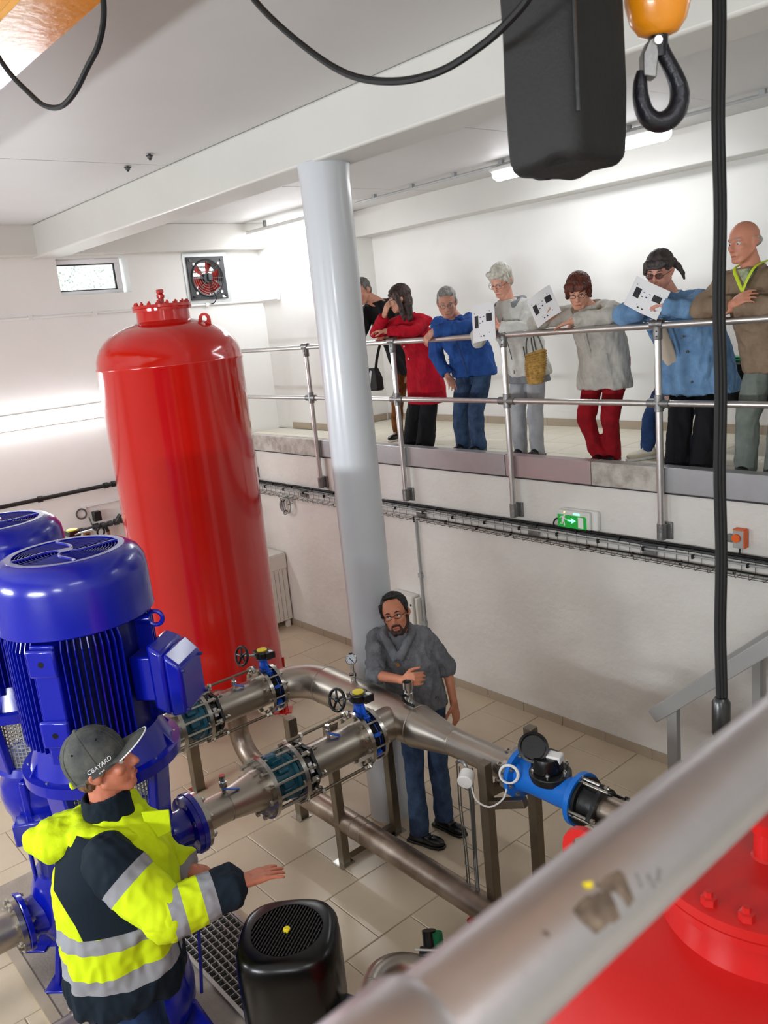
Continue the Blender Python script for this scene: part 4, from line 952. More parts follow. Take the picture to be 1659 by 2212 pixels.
# ================================================================== CABLE TRAY and wall things
t = thing('cable_tray', 'wire mesh cable tray running along the wall under the gallery', 'cable tray', (-5.5, 5.4, 1.8))
TY = 5.345
um = MB().tube([(0, YW-.004-TY, .072), (0, YW-.02-TY, .072), (0, YW-.02-TY, -.055), (0, YW-.035-TY, -.07), (0, .0, -.075), (0, -.012, -.068), (0, -.014, -.03)], .0026, 5).mesh('cross_wire'); um.materials.append(M['wire'])
x = -9.6
while x < -.6:
    place(um, 'cross_wire', t, (x, TY, 1.80)); x += .10
for y, z in ((YW-.02, .07), (YW-.02, .0), (YW-.02, -.05), (5.40, -.074), (5.365, -.075), (5.335, -.03)):
    MB().cyl((-9.6, y, 1.80+z), (-.55, y, 1.80+z), .0028, n=6).build('long_wire', M['wire'], t)
for X in (-8.0, -5.98, -4.55, -3.42, -2.3, -1.2):
    b = MB().bb(X-.06, X+.06, YW-.03, YW-.022, 1.755, 1.835); b.build('joint_plate', M['galv'], t, smooth=0)
tie = MB().box((0, 0, 0), (.014, .026, .030)).mesh('cable_tie'); tie.materials.append(M['blkp'])
def cable(label, pts, r, m=M['rubber'], ties=None, n=8):
    t = thing('cable', label, 'cable', pts[0]); MB().tube(pts, r, n).build('sheath', m, t)
    if ties:
        for q in ties: place(tie, 'cable_tie', t, q)
    return t
rn = random.Random(7)
def wavy(z, y, a, x0=-9.55, x1=-.6):
    out = []; x = x0
    while x < x1: out.append((x, y + rn.uniform(-.003, .003), z + rn.uniform(-a, a))); x += .18
    return out
cable('thick black cable on the upper edge of the cable tray', wavy(1.872, 5.405, .003), .013, ties=[(-9.4+.41*k, 5.39, 1.862) for k in range(22)])
cable('grey cable just below the upper black cable in the tray', wavy(1.852, 5.392, .003), .011, M['dgrey'])
cable('grey cable running along the middle of the cable tray', wavy(1.808, 5.41, .004), .008, galvl, ties=[(-9.2+.41*k, 5.402, 1.808) for k in range(21)])
cable('black cable running along the lower edge of the cable tray', [(-6.06, 5.40, 1.69), (-6.06, 5.398, 1.748)] + wavy(1.752, 5.395, .002, x0=-5.98), .008, ties=[(-5.6+.41*k, 5.390, 1.752) for k in range(12)])
tc_ = thing('cable_coil', 'coil of grey cable hanging under the tray by the red tank', 'cable', (-8.35, 5.40, 1.60))
b = MB()
for k in range(5): b.torus((-8.35, 5.41-.008*k, 1.615), V((.1*(k-2), -1, .12*(k % 2))), .098-.002*k, .007, 32, 6)
b.build('loops', galvl, tc_)
MB().tube([(-8.25, 5.42, 1.66), (-8.22, 5.43, 1.74)], .007, 6).build('tail', galvl, tc_)
for a in (.3, 2.4, 4.4): MB().torus((-8.35+.094*math.cos(a), 5.395, 1.615+.094*math.sin(a)), V((-math.sin(a), 0, math.cos(a))), .028, .004, 14, 5).build('tie', M['blkp'], tc_)
conduit('grey conduit dropping from the tray to the wall heater', [(-6.07, 5.43, 1.69), (-6.07, 5.43, .48)], .014, galvl, [(-6.07, 5.435, 1.12), (-6.07, 5.435, .6)])
t = thing('socket_outlet', 'white socket with its plug at the foot of the grey wall conduit', 'socket', (-6.06, 5.43, .42))
MB().bb(-6.11, -6.01, 5.40, YW, .36, .46).build('casing', M['white'], t, bevel=.006)
MB().cyl((-6.04, 5.40, .41), (-6.04, 5.36, .41), .03).build('plug', M['white'], t)
MB().cyl((-6.09, 5.41, .485), (-6.09, 5.41, .53), .010).build('gland', M['blkp'], t)
# wall heater
t = thing('wall_heater', 'cream wall heater with slotted grille behind the leaning man', 'heater', (-6.28, 5.42, .7))
MB().bb(-6.50, -6.13, 5.33, YW-.012, .46, .90).build('casing', M['cabinet'], t, bevel=.014)
MB().bb(-6.12, -6.09, 5.36, YW, .46, .88).build('side_module', M['cabinet'], t, bevel=.008)
for k in range(11): MB().bb(-6.40, -6.19, 5.326, 5.332, .60+.022*k, .608+.022*k).build('slot', M['anth'], t, smooth=0)
MB().bb(-6.155, -6.14, 5.322, 5.33, .80, .82).build('switch', M['blkp'], t)
# white electric cabinet behind the tank
t = thing('electrical_cabinet', 'white floor cabinet standing by the wall behind the tall red tank', 'cabinet', (-8.85, 5.2, 0))
MB().bb(-9.3, -8.58, 5.02, 5.43, .10, .98).build('body', M['cabinet'], t, bevel=.006)
MB().bb(-9.31, -8.57, 4.99, 5.435, .78, .965).build('lid', M['cabinet'], t, bevel=.006)
for x0, x1 in ((-9.28, -8.95), (-8.94, -8.60)): MB().bb(x0, x1, 5.005, 5.02, .12, .76).build('door', M['cabinet'], t, bevel=.003)
for k in range(6): MB().bb(-8.585, -8.577, 5.06+.06*k, 5.062+.06*k, .12, .77).build('panel_joint', M['galv'], t, smooth=0)
for x in (-9.25, -8.63):
    for y in (5.06, 5.38): MB().bb(x-.025, x+.025, y-.025, y+.025, 0, .10).build('leg', M['white'], t)
MB().cyl((-8.62, 4.985, .88), (-8.62, 4.99, .88), .008, n=8).build('screw', M['blkp'], t)
# exit sign
t = thing('exit_sign', 'lit green emergency exit sign with running man and arrow on the wall', 'sign', (-4.07, 5.42, 1.97))
MB().bb(-4.235, -3.87, 5.405, YW, 1.885, 2.045).build('housing', M['white'], t, bevel=.012)
gsn = mat('sign_green_lit', '#0c8a2e', .5, emit='#0aa83a', estr=.3); gsb = mat('sign_led', '#9affc8', .4, emit='#7dffbf', estr=1.6)
dif = mat('sign_diffuser', '#d9dcd6', .35)
MB().bb(-4.245, -3.92, 5.375, 5.41, 1.890, 2.04).build('diffuser', dif, t, bevel=.014, seg=3)
FY = 5.3745
def flat(name, pts, m, d=.002): return MB().prism([(-4.24+.285*u, FY, 1.895+.105*v2) for u, v2 in pts], (0, -d, 0)).build(name, m, t, smooth=0)
flat('green_field', [(.0, .0), (.0, 1), (.96, 1), (.99, .93), (1, .85), (1, 0), (.96, -.03), (.04, -.03)], gsn)
FY = 5.3720
sw = M['signw']
flat('door_symbol', [(.72, .06), (.72, .92), (.90, .92), (.90, .06)], sw)
flat('arrow_symbol', [(.35, .52), (.35, .64), (.50, .64), (.48, .80), (.64, .58), (.48, .34), (.50, .52)], gsb)
for k, pts in enumerate(([(.20, .62), (.17, .62), (.12, .86), (.20, .90), (.25, .86), (.24, .60)], [(.12, .84), (.07, .70), (.09, .66), (.15, .80)], [(.23, .78), (.27, .62), (.33, .62), (.33, .67), (.29, .69), (.25, .84)], [(.14, .62), (.22, .62), (.25, .40), (.26, .10), (.22, .10), (.21, .38), (.16, .46)], [(.14, .50), (.14, .28), (.08, .30), (.08, .24), (.17, .22), (.19, .44)])):
    flat('running_man', pts, sw)
MB().cyl((-4.24+.285*.245, FY, 1.895+.105*1.0-.008), (-4.24+.285*.245, FY-.002, 1.895+.105*1.0-.008), .009, n=14).build('running_man_head', sw, t)
MB().cyl((-4.17, 5.374, 2.022), (-4.17, 5.370, 2.022), .005, n=10).build('amber_led', mat('amber_led', '#ffcf66', .4, emit='#ffb347', estr=5), t)
MB().bb(-4.08, -4.02, 5.371, 5.375, 2.008, 2.022).build('green_glow_strip', gsb, t)
cable('short black cable looping from the exit sign down to the tray', smoothpath([(-4.245, 5.40, 1.95), (-4.28, 5.40, 1.945), (-4.305, 5.40, 1.91), (-4.30, 5.40, 1.87)], 5), .007)
# alarm button
t = thing('alarm_box', 'small grey wall box with orange round button and orange edge', 'alarm', (-2.70, 5.42, 1.99))
MB().bb(-2.745, -2.665, 5.39, YW, 1.925, 2.055).build('casing', M['ogrey'], t, bevel=.008)
MB().bb(-2.663, -2.655, 5.385, 5.44, 1.93, 2.06).bb(-2.74, -2.663, 5.385, 5.44, 2.056, 2.063).build('orange_edge', M['orange'], t)
MB().cyl((-2.715, 5.39, 2.0), (-2.715, 5.375, 2.0), .030, n=24).build('button', M['orange'], t)
MB().bb(-2.80, -2.745, 5.41, YW, 1.955, 2.01).build('hinge_plate', M['galv'], t, bevel=.004)
MB().tube([(-2.70, 5.41, 1.925), (-2.70, 5.405, 1.90), (-2.695, 5.40, 1.87)], .006, 6).build('cable', M['rubber'], t)

# ================================================================== CRANE BEAM, HOIST, CABLES
t = thing('crane_beam', 'yellow steel crane beam crossing the top left corner under the ceiling', 'beam', (-3, 1.15, 4.9))
MB().bb(-9.3, 3.5, 1.035, 1.25, 4.722, 4.745).build('bottom_flange', M['ocra'], t, bevel=.003)
MB().bb(-9.3, 3.5, 1.12, 1.165, 4.745, 4.99).build('web', M['ocra'], t)
MB().bb(-9.3, 3.5, 1.035, 1.25, 4.99, 5.013).build('top_flange', M['ocra'], t, bevel=.003)
for X in (-8.2, -4.7, -1.0, 2.4): MB().bb(X-.06, X+.06, 1.07, 1.22, 5.01, ZC).build('ceiling_hanger', M['ocra'], t)
bg_ = thing('chain_bag', 'big black canvas chain bag hanging from the hoist', 'bag', (-.93, 1.25, 4.1))
b = MB(); rg = []
x0, x1, y0, y1 = -1.002, -.845, 1.17, 1.318
for z, e in ((4.50, 1.0), (4.40, .995), (4.28, 1.01), (4.16, 1.0), (4.06, 1.02), (3.985, 1.0), (3.962, .985), (3.950, .95), (3.943, .88), (3.940, .6)):
    r = []; cx, cy = (x0+x1)/2, (y0+y1)/2
    N = 56
    for j in range(N):
        u = 2*PI*j/N; c, s = math.cos(u), math.sin(u); k = (abs(c)**7+abs(s)**7)**(-1/7)
        wob = 1 + .018*math.sin(3*u+z*9) + .012*noise.noise(V((c*2, s*2, z*14)))
        r.append((cx + (x1-x0)/2*k*c*e*wob, cy + (y1-y0)/2*k*s*e*wob, z + (.010*noise.noise(V((c*1.5, s*1.5, 3))) if z < 4.0 else 0) + (.004*(c-s) if z < 3.97 else 0)))
    rg.append(r)
b.rings(rg[::-1]); b.build('canvas', M['fabricblk'], bg_, smooth=60)
MB().tube([(x1+.002, y0-.002, z/1000) for z in range(4490, 4000, -20)], .0035, 5).build('seam', M['blkp'], bg_)
hk = thing('hook_block', 'orange hook block with black lifting hook and grey safety latch', 'hook', (-.83, 1.40, 4.2))
hx = V((.652, .752, -.0)).normalized(); hz = V((0, 0, 1)); hy = hz.cross(hx)
HC = V((-.846, 1.406, 4.197))
b = MB(); rg = []
for q, (z, rw, rd) in enumerate(((-.052, .018, .018), (-.048, .033, .026), (-.03, .047, .034), (0, .055, .040), (.04, .056, .040), (.08, .050, .036), (.10, .035, .028), (.105, .01, .01))):
    rg.append([HC + hz*z + hx*(rw*math.cos(2*PI*j/28)) + hy*(rd*math.sin(2*PI*j/28)) for j in range(28)])
b.rings(rg); b.build('block', M['ocrb'], hk, smooth=60)
MB().lathe(HC+V((0, 0, .015))-hy*-.030+hx*-.018, V((.60, -.55, -.1)), [(0, .030), (.014, .030), (.018, .026)], 24).build('cover_disc', M['blkp'], hk)
MB().cyl(HC-hz*.045, HC-hz*.085, .017, .015, n=16).build('swivel', M['hook'], hk)
# hook: swept bar in the hx/hz plane
def H(x, z): return HC + hx*(x*.88) + hz*(z*.84+.004)
hp = [(.002, -.07), (.008, -.095), (.020, -.120), (.033, -.148), (.040, -.178), (.034, -.207), (.014, -.226), (-.010, -.226), (-.028, -.208), (-.036, -.180), (-.037, -.150), (-.034, -.128)]
hr = [.012, .0125, .013, .0145, .0165, .0175, .018, .017, .0155, .014, .012, .008]
P = smoothpath([H(*p) for p in hp], 4); rr_ = []
for i in range(len(P)):
    f_ = i/4; k = min(int(f_), len(hr)-1); k2 = min(k+1, len(hr)-1); rr_.append(hr[k]+(hr[k2]-hr[k])*(f_-int(f_)))
MB().tube(P, rr_, 14).build('hook', M['hook'], hk)
MB().rings([[H(x, z)+hy*s for x, z in ((.0, -.066), (-.022, -.075), (-.034, -.10), (-.034, -.140), (-.010, -.146), (-.004, -.10))] for s in (-.014, .014)]).build('safety_latch', M['galv'], hk, bevel=.002)
MB().cyl(H(-.006, -.078)-hy*.018, H(-.006, -.078)+hy*.018, .007, n=12).build('pin', M['bolt'], hk)
MB().tube([HC+V((0, 0, .10)), HC+V((0, 0, .30))], .007, 8).build('load_chain', M['wire'], hk)
hb_ = thing('chain_hoist', 'electric chain hoist body above the frame holding the bag and hook', 'hoist', (-.93, 1.2, 4.6))
MB().bb(-1.08, -.70, 1.10, 1.45, 4.46, 4.66).build('motor_housing', M['anth'], hb_, bevel=.03)
MB().bb(-1.0, -.8, 1.02, 1.27, 4.66, 4.72).build('trolley', M['anth'], hb_, bevel=.006)
t = thing('pendant_cable', 'black flat pendant cable hanging straight down at right in front of visitors', 'cable', (-.79, 1.50, 3.5))
px, py = -.772, 1.470
for s in (-1, 0, 1):
    q = V((.652, .752, 0))*(.0062*s)
    MB().tube([(px+q.x+.0015*math.sin(z*.02), py+q.y, z/1000*1.0) for z in range(4600, 2880, -40)], .0058, 8).build('core', M['rubber'], t)
MB().lathe((px, py, 2.83), (0, 0, 1), [(0, .014), (.01, .018), (.08, .018), (.09, .012)], 12).build('plug', M['blkp'], t)
t = thing('festoon_cable', 'black flat cable sagging in a narrow loop beside the yellow beam', 'cable', (-2.3, 1.0, 4.5))
k = .80
pts = [(-2.567, 1.25, 4.80), (-2.59, 1.25, 4.69), (-2.66, 1.25, 4.625), (-2.761, 1.25, 4.59), (-2.90, 1.25, 4.545), (-3.037, 1.25, 4.535), (-3.18, 1.25, 4.575), (-3.305, 1.25, 4.65), (-3.45, 1.25, 4.75), (-3.56, 1.25, 4.86), (-3.62, 1.25, 5.0)]
pts = [(x*k, y*k, 3.73+(z-3.73)*k) for x, y, z in pts]
MB().tube(smoothpath(pts, 6), .0075, 8).build('sheath', M['rubber'], t)
t = thing('festoon_cable', 'black flat cable sagging in a wide loop towards the chain bag', 'cable', (-1.3, 1.1, 4.2))
k = .86
pts = [(-1.90, 1.25, 4.62), (-1.798, 1.25, 4.478), (-1.638, 1.25, 4.339), (-1.488, 1.25, 4.238), (-1.346, 1.25, 4.187), (-1.214, 1.25, 4.171), (-1.106, 1.25, 4.185), (-1.038, 1.25, 4.206), (-.985, 1.25, 4.235), (-.94, 1.25, 4.30), (-.92, 1.27, 4.5)]
pts = [(x*k, y*k, 3.73+(z-3.73)*k) for x, y, z in pts]
MB().tube(smoothpath(pts, 6), .0065, 8).build('sheath', M['rubber'], t)
# two bolts left in the ceiling and rough plaster
for i, (x, y, lab) in enumerate(((-6.43, 3.10, 'left one of two rusty anchors in the ceiling before the beam'), (-6.0, 3.08, 'right one of two rusty anchors in the ceiling before the beam'))):
    t = thing('ceiling_anchor', lab, 'bolt', (x, y, ZC), 'ceiling anchors')
    MB().cyl((x, y, ZC), (x, y, ZC-.045), .010, n=8).build('stud', M['anth'], t)
    MB().cyl((x, y, ZC-.020), (x, y, ZC-.034), .020, n=6).build('nut', M['wire'], t)
    MB().cyl((x, y, ZC-.014), (x, y, ZC-.02), .026, n=12).build('washer', M['anth'], t)
# vertical wire tray with sensor head on the pipe support
t = thing('cable_ladder', 'thin vertical wire ladder with cables beside the steel support frame', 'cable tray', (-3.13, 3.0, 0))
for x, y in ((-3.165, 2.98), (-3.125, 2.96)): MB().tube(smoothpath([(x, y, 1.19), (x-.01, y, .9), (x+.005, y, .6), (x, y, .05)], 4), .004, 5).build('long_wire', M['wire'], t)
MB().tube(smoothpath([(-3.165, 2.98, 1.19), (-3.13, 2.97, 1.22), (-3.09, 2.97, 1.215), (-3.07, 2.97, 1.18)], 4), .010, 6).build('top_bend', M['galv'], t)
for k in range(5): MB().tube(smoothpath([(-3.08+.01*(k % 3), 2.975+.008*k, 1.18), (-3.07-.012*(k % 2), 2.97+.006*k, .85), (-3.085+.006*k, 2.975, .5), (-3.07+.004*k, 2.97, .06)], 5), .0045, 5).build('cable', galvl if k % 2 else M['wire'], t)
for k in range(8): MB().tube([(-3.165, 2.98, .15+.13*k), (-3.13, 2.945, .165+.13*k), (-3.06, 2.96, .15+.13*k)], .003, 5).build('cross_wire', M['wire'], t)
t = thing('sensor_head', 'round white sensor box with white cable at top of the wire ladder', 'sensor', (-3.03, 2.93, 1.17))
MB().cyl((-3.055, 2.955, 1.175), (-3.02, 2.89, 1.16), .045, n=24).build('casing', M['white'], t, bevel=.006)
MB().tube(smoothpath([(-3.01, 2.93, 1.13), (-2.97, 2.92, 1.06), (-2.90, 2.95, 1.03), (-2.84, 3.0, 1.08), (-2.82, 3.02, 1.16)], 6), .005, 6).build('cable', M['white'], t)
tag(MB().cyl((-3.12, 2.93, .17), (-3.09, 2.96, .21), .022, n=10).build('red_plug', M['red2'], None, loc=(-3.1, 2.95, .19)), 'small red plug at the foot of the wire ladder', 'plug')
# small table behind the visitors
t = thing('table', 'table under a black cloth at the back of the gallery behind the bald man', 'table', (-2.9, 6.7, GZ))
MB().bb(-3.55, -2.2, 6.45, 7.05, 3.07, 3.10).build('table_top', M['fabricblk'], t, bevel=.01)
MB().bb(-3.60, -2.15, 6.41, 6.44, 2.78, 3.10).bb(-3.60, -3.57, 6.44, 7.07, 2.78, 3.10).build('cloth', M['fabricblk'], t, bevel=.01)
for x in (-3.50, -2.25):
    for y in (6.5, 7.0): MB().cyl((x, y, 3.07), (x-.02, y-.02, GZ), .014, n=10).build('leg', M['galv'], t)
tag(MB().bb(-3.50, -3.25, 6.50, 6.68, 3.10, 3.125).bb(-3.48, -3.27, 6.52, 6.66, 3.125, 3.14).build('green_folder', M['green'], None, loc=(-3.38, 6.6, 3.1), bevel=.004), 'green folder lying on the black-covered table', 'folder')
# ================================================================== PEOPLE
def remesh(mb, name, m, parent, vox, sm=3, wr=0.0, ws=9.0, seed=0, post=None, cut=None, kindname=None):
    off = V((0, 0, 0)); q = parent
    while q is not None: off = off + q.location; q = q.parent
    me = mb.mesh(name+'_src'); o = bpy.data.objects.new('tmp', me); COL.objects.link(o)
    r = o.modifiers.new('r', 'REMESH'); r.mode = 'VOXEL'; r.voxel_size = vox; r.use_smooth_shade = True
    if sm:
        s = o.modifiers.new('s', 'SMOOTH'); s.factor = .5; s.iterations = sm
    dg = bpy.context.evaluated_depsgraph_get(); ev = o.evaluated_get(dg)
    n = bpy.data.meshes.new_from_object(ev); n.name = name
    bpy.data.objects.remove(o); bpy.data.meshes.remove(me)
    if wr:
        sv = V((seed*7.3, seed*3.1, seed*1.7))
        nr = [v.normal.copy() for v in n.vertices]
        for v, k in zip(n.vertices, nr):
            p = v.co*ws + sv; p.z *= .55
            a = noise.noise(p) ; b = noise.noise(p*2.3 + sv)
            c3 = noise.noise(p*4.7 + sv*2)
            v.co += k*(wr*((1-abs(a)*3.0)*1.0 + (1-abs(b)*2.5)*.45 + c3*.35 - .35))
    if cut:
        b = bmesh.new(); b.from_mesh(n)
        dl = [v for v in b.verts if cut(v.co)]
        bmesh.ops.delete(b, geom=dl, context='VERTS'); b.to_mesh(n); b.free()
    if post: post(n)
    for v in n.vertices: v.co -= off
    n.materials.clear()
    for mm in (m if isinstance(m, (list, tuple)) else [m]): n.materials.append(mm)
    for p in n.polygons: p.use_smooth = True
    ob = bpy.data.objects.new(name, n); COL.objects.link(ob); ob.parent = parent
    return ob

def skin(tone): return mat('skin_'+tone.strip('#'), tone, .52, bump=.05, bscale=90, var=.10, vscale=14, dark=None)
def cloth(name, c, rough=.85, var=.14, dark=None, b=.12, bs=90): return mat(name, c, rough, bump=b, bscale=bs, var=var, vscale=10, dark=dark, spec=.25)

def hand(mb, w, d, n, curl=.5, s=1.0, thumb=1, spread=.8, fist=False):
    """w wrist, d direction of the hand, n palm normal (palm looks along n)"""
    d = V(d).normalized(); n = V(n); n = (n - d*n.dot(d)).normalized(); sd = d.cross(n)*thumb      # sd: thumb side
    w = V(w)
    mb.cap(w - d*.02*s, w + d*.018*s, .026*s, .027*s)
    for q, L in ((-.030, .082), (-.010, .090), (.011, .092), (.031, .088)):
        mb.cap(w + d*.012*s + sd*(q*.72*s), w + d*L*s + sd*(q*s), .0145*s, .0125*s, 10)
    fl = (.062, .072, .078, .070)
    for i, q in enumerate((-.033, -.011, .011, .033)):
        p = w + d*(.086, .092, .094, .090)[i]*s + sd*(q*s); a = curl*(.55 if not fist else 1.3); dd_ = d.copy()
        L = fl[i]*s
        for k, (fr, rr) in enumerate(((.42, .0088), (.32, .0081), (.26, .0074))):
            dd_ = (dd_*math.cos(a) + n*math.sin(a)); q2 = (n*math.cos(a) - d*math.sin(a)) if False else None
            dd_.normalize(); sp = sd*(spread*(i-1.5)*.11 if not fist else 0)
            e = p + (dd_ + sp).normalized()*L*fr
            mb.cap(p, e, rr*s, (rr-.0006)*s, 9); p = e
            a = curl*(.9 if not fist else 1.5)
            # bend continues about sd
            ax_ = sd*thumb
            cur = dd_
    # thumb from the side near the base of the palm
    b0 = w + d*.022*s + sd*.026*s; b1 = b0 + (d*.55 + sd*.62 + n*.35).normalized()*.040*s; b2 = b1 + (d*.85 + sd*.25 + n*.40*(1+curl)).normalized()*.032*s; b3 = b2 + (d*.9 + n*.35*(1+curl)).normalized()*.024*s
    mb.cap(b0, b1, .0145*s, .0120*s, 10); mb.cap(b1, b2, .0115*s, .0102*s, 9); mb.cap(b2, b3, .0102*s, .0088*s, 9)

def head_basis(f, tilt=0.0):
    f = V(f).normalized(); u = (V((0, 0, 1)) - f*f.z).normalized(); r = f.cross(u)
    if tilt: u2 = u*math.cos(tilt) + r*math.sin(tilt); r = f.cross(u2); u = u2
    return f, u, r
def head_parts(mb, H, f, u, r, s=1.0, jaw=1.0, nose=1.0):
    def P(x, y, z): return V(H) + (r*x + f*y + u*z)*s
    B = (r, f, u)
    mb.sph(P(0, -.012, .034), (.077*s, .097*s, .090*s), 24, 16, B)
    mb.sph(P(0, .016, -.030), (.063*s*jaw, .074*s, .086*s), 20, 14, B)
    mb.sph(P(0, .062, -.094), (.026*s*jaw, .022*s, .022*s), 12, 8, B)
    for k in (-1, 1):
        mb.cap(P(.058*k*jaw, -.002, -.045), P(.022*k, .060, -.095), .017*s, .018*s)
        mb.sph(P(.040*k, .058, -.018), (.024*s, .020*s, .020*s), 12, 8, B)
        mb.cap(P(.012*k, .0835, .026), P(.046*k, .068, .026), .0095*s, .0085*s)
        mb.sph(P(.0095*k, .094, -.034), (.0095*s, .011*s, .008*s), 10, 7, B)
        mb.sph(P(.079*k, -.012, .0), (.008*s, .019*s, .032*s), 10, 8, B)
        mb.torus(P(.084*k, -.014, .002), r*k + f*.35, .017*s, .0055*s, 12, 6)
    mb.cap(P(0, .086, .018), P(0, .108*nose, -.028), .0085*s, .0125*s)
    mb.cap(P(-.019, .083, -.062), P(.019, .083, -.062), .0075*s); mb.cap(P(-.016, .082, -.073), P(.016, .082, -.073), .0078*s)
    return P

HAIRM = {}
def hairmat(c, c2): return mat('hair_'+c.strip('#'), c, .55, bump=.6, bscale=60, var=.5, vscale=30, dark=c2, stretch=(1, 1, .25))
EYEW = mat('eye_white', '#d9d4cf', .3); IRIS = mat('iris_dark', '#2c2017', .25); LIP = mat('lips', '#a8584e', .5); GLASSD = mat('spectacle_frame_dark', '#2a1512', .35)

def face(root, P, f, u, r, s, brow, gaze=(0, 0), glasses=None, lip=LIP, tint=None):
    for k in (-1, 1):
        c = P(.030*k, .0685, .006)
        e = MB().sph(c, .0128*s, 14, 10, (r, f, u)); g = (f + r*gaze[0] + u*gaze[1]).normalized()
        e.cur = 1; e.sph(c + g*.0082*s, .0062*s, 10, 6)
        e.build('eye', [EYEW, IRIS], root, smooth=60)
        MB().tube([P(.014*k, .0905, .028), P(.030*k, .089, .034), P(.048*k, .073, .029)], [.0030*s, .0038*s, .0022*s], 6).build('eyebrow', brow, root)
        MB().tube([P(.019*k, .0795, .011), P(.030*k, .0815, .0145), P(.042*k, .0745, .011)], [.0020*s, .0026*s, .0020*s], 5).build('eyelid', brow, root)
    MB().tube([P(-.022, .0845, -.067), P(-.010, .0915, -.0655), P(0, .0925, -.0665), P(.010, .0915, -.0655), P(.022, .0845, -.067)], [.002*s, .0042*s, .0045*s, .0042*s, .002*s], 7).build('mouth', lip, root)
    if glasses:
        b = MB(); w, h = glasses.get('w', .023), glasses.get('h', .017)
        for k in (-1, 1):
            n = 24; cc = P(.031*k, .100, .003)
            b.tube([cc + (r*math.cos(2*PI*j/n)*w + u*(math.sin(2*PI*j/n)*h) - f*(abs(math.cos(2*PI*j/n)) * .004))*s for j in range(n)], .0016*s, 6, True)
            b.tube([P(.054*k, .097, .006), P(.073*k, .070, .010), P(.084*k, .0, .010), P(.083*k, -.02, .0)], .0016*s, 6)
        b.tube([P(-.009, .100, .006), P(0, .105, .010), P(.009, .100, .006)], .0016*s, 6)
        b.build('glasses', glasses['m'], root)
        if glasses.get('tint'):
            for k in (-1, 1):
                n = 20; cc = P(.031*k, .1005, .003)
                MB().rings([[cc + (r*math.cos(2*PI*j/n)*w*.97 + u*(math.sin(2*PI*j/n)*h*.97))*s + f*o_ for j in range(n)] for o_ in (-.0006, .0006)]).build('lens', glasses['tint'], root)

def body_rings(mb, stack, lat, n=28, ex=2.5):
    rg = []
    for c, hw, hd, *o in stack:
        c = V(c); l = V(o[0]) if o else lat; l = V((l.x, l.y, l.z)).normalized(); fw = V((0, 0, 1)).cross(l).normalized()
        rg.append([c + l*(hw*math.copysign(abs(math.cos(2*PI*j/n))**(2/ex), math.cos(2*PI*j/n))) + fw*(hd*math.copysign(abs(math.sin(2*PI*j/n))**(2/ex), math.sin(2*PI*j/n))) for j in range(n)])
    mb.rings(rg)

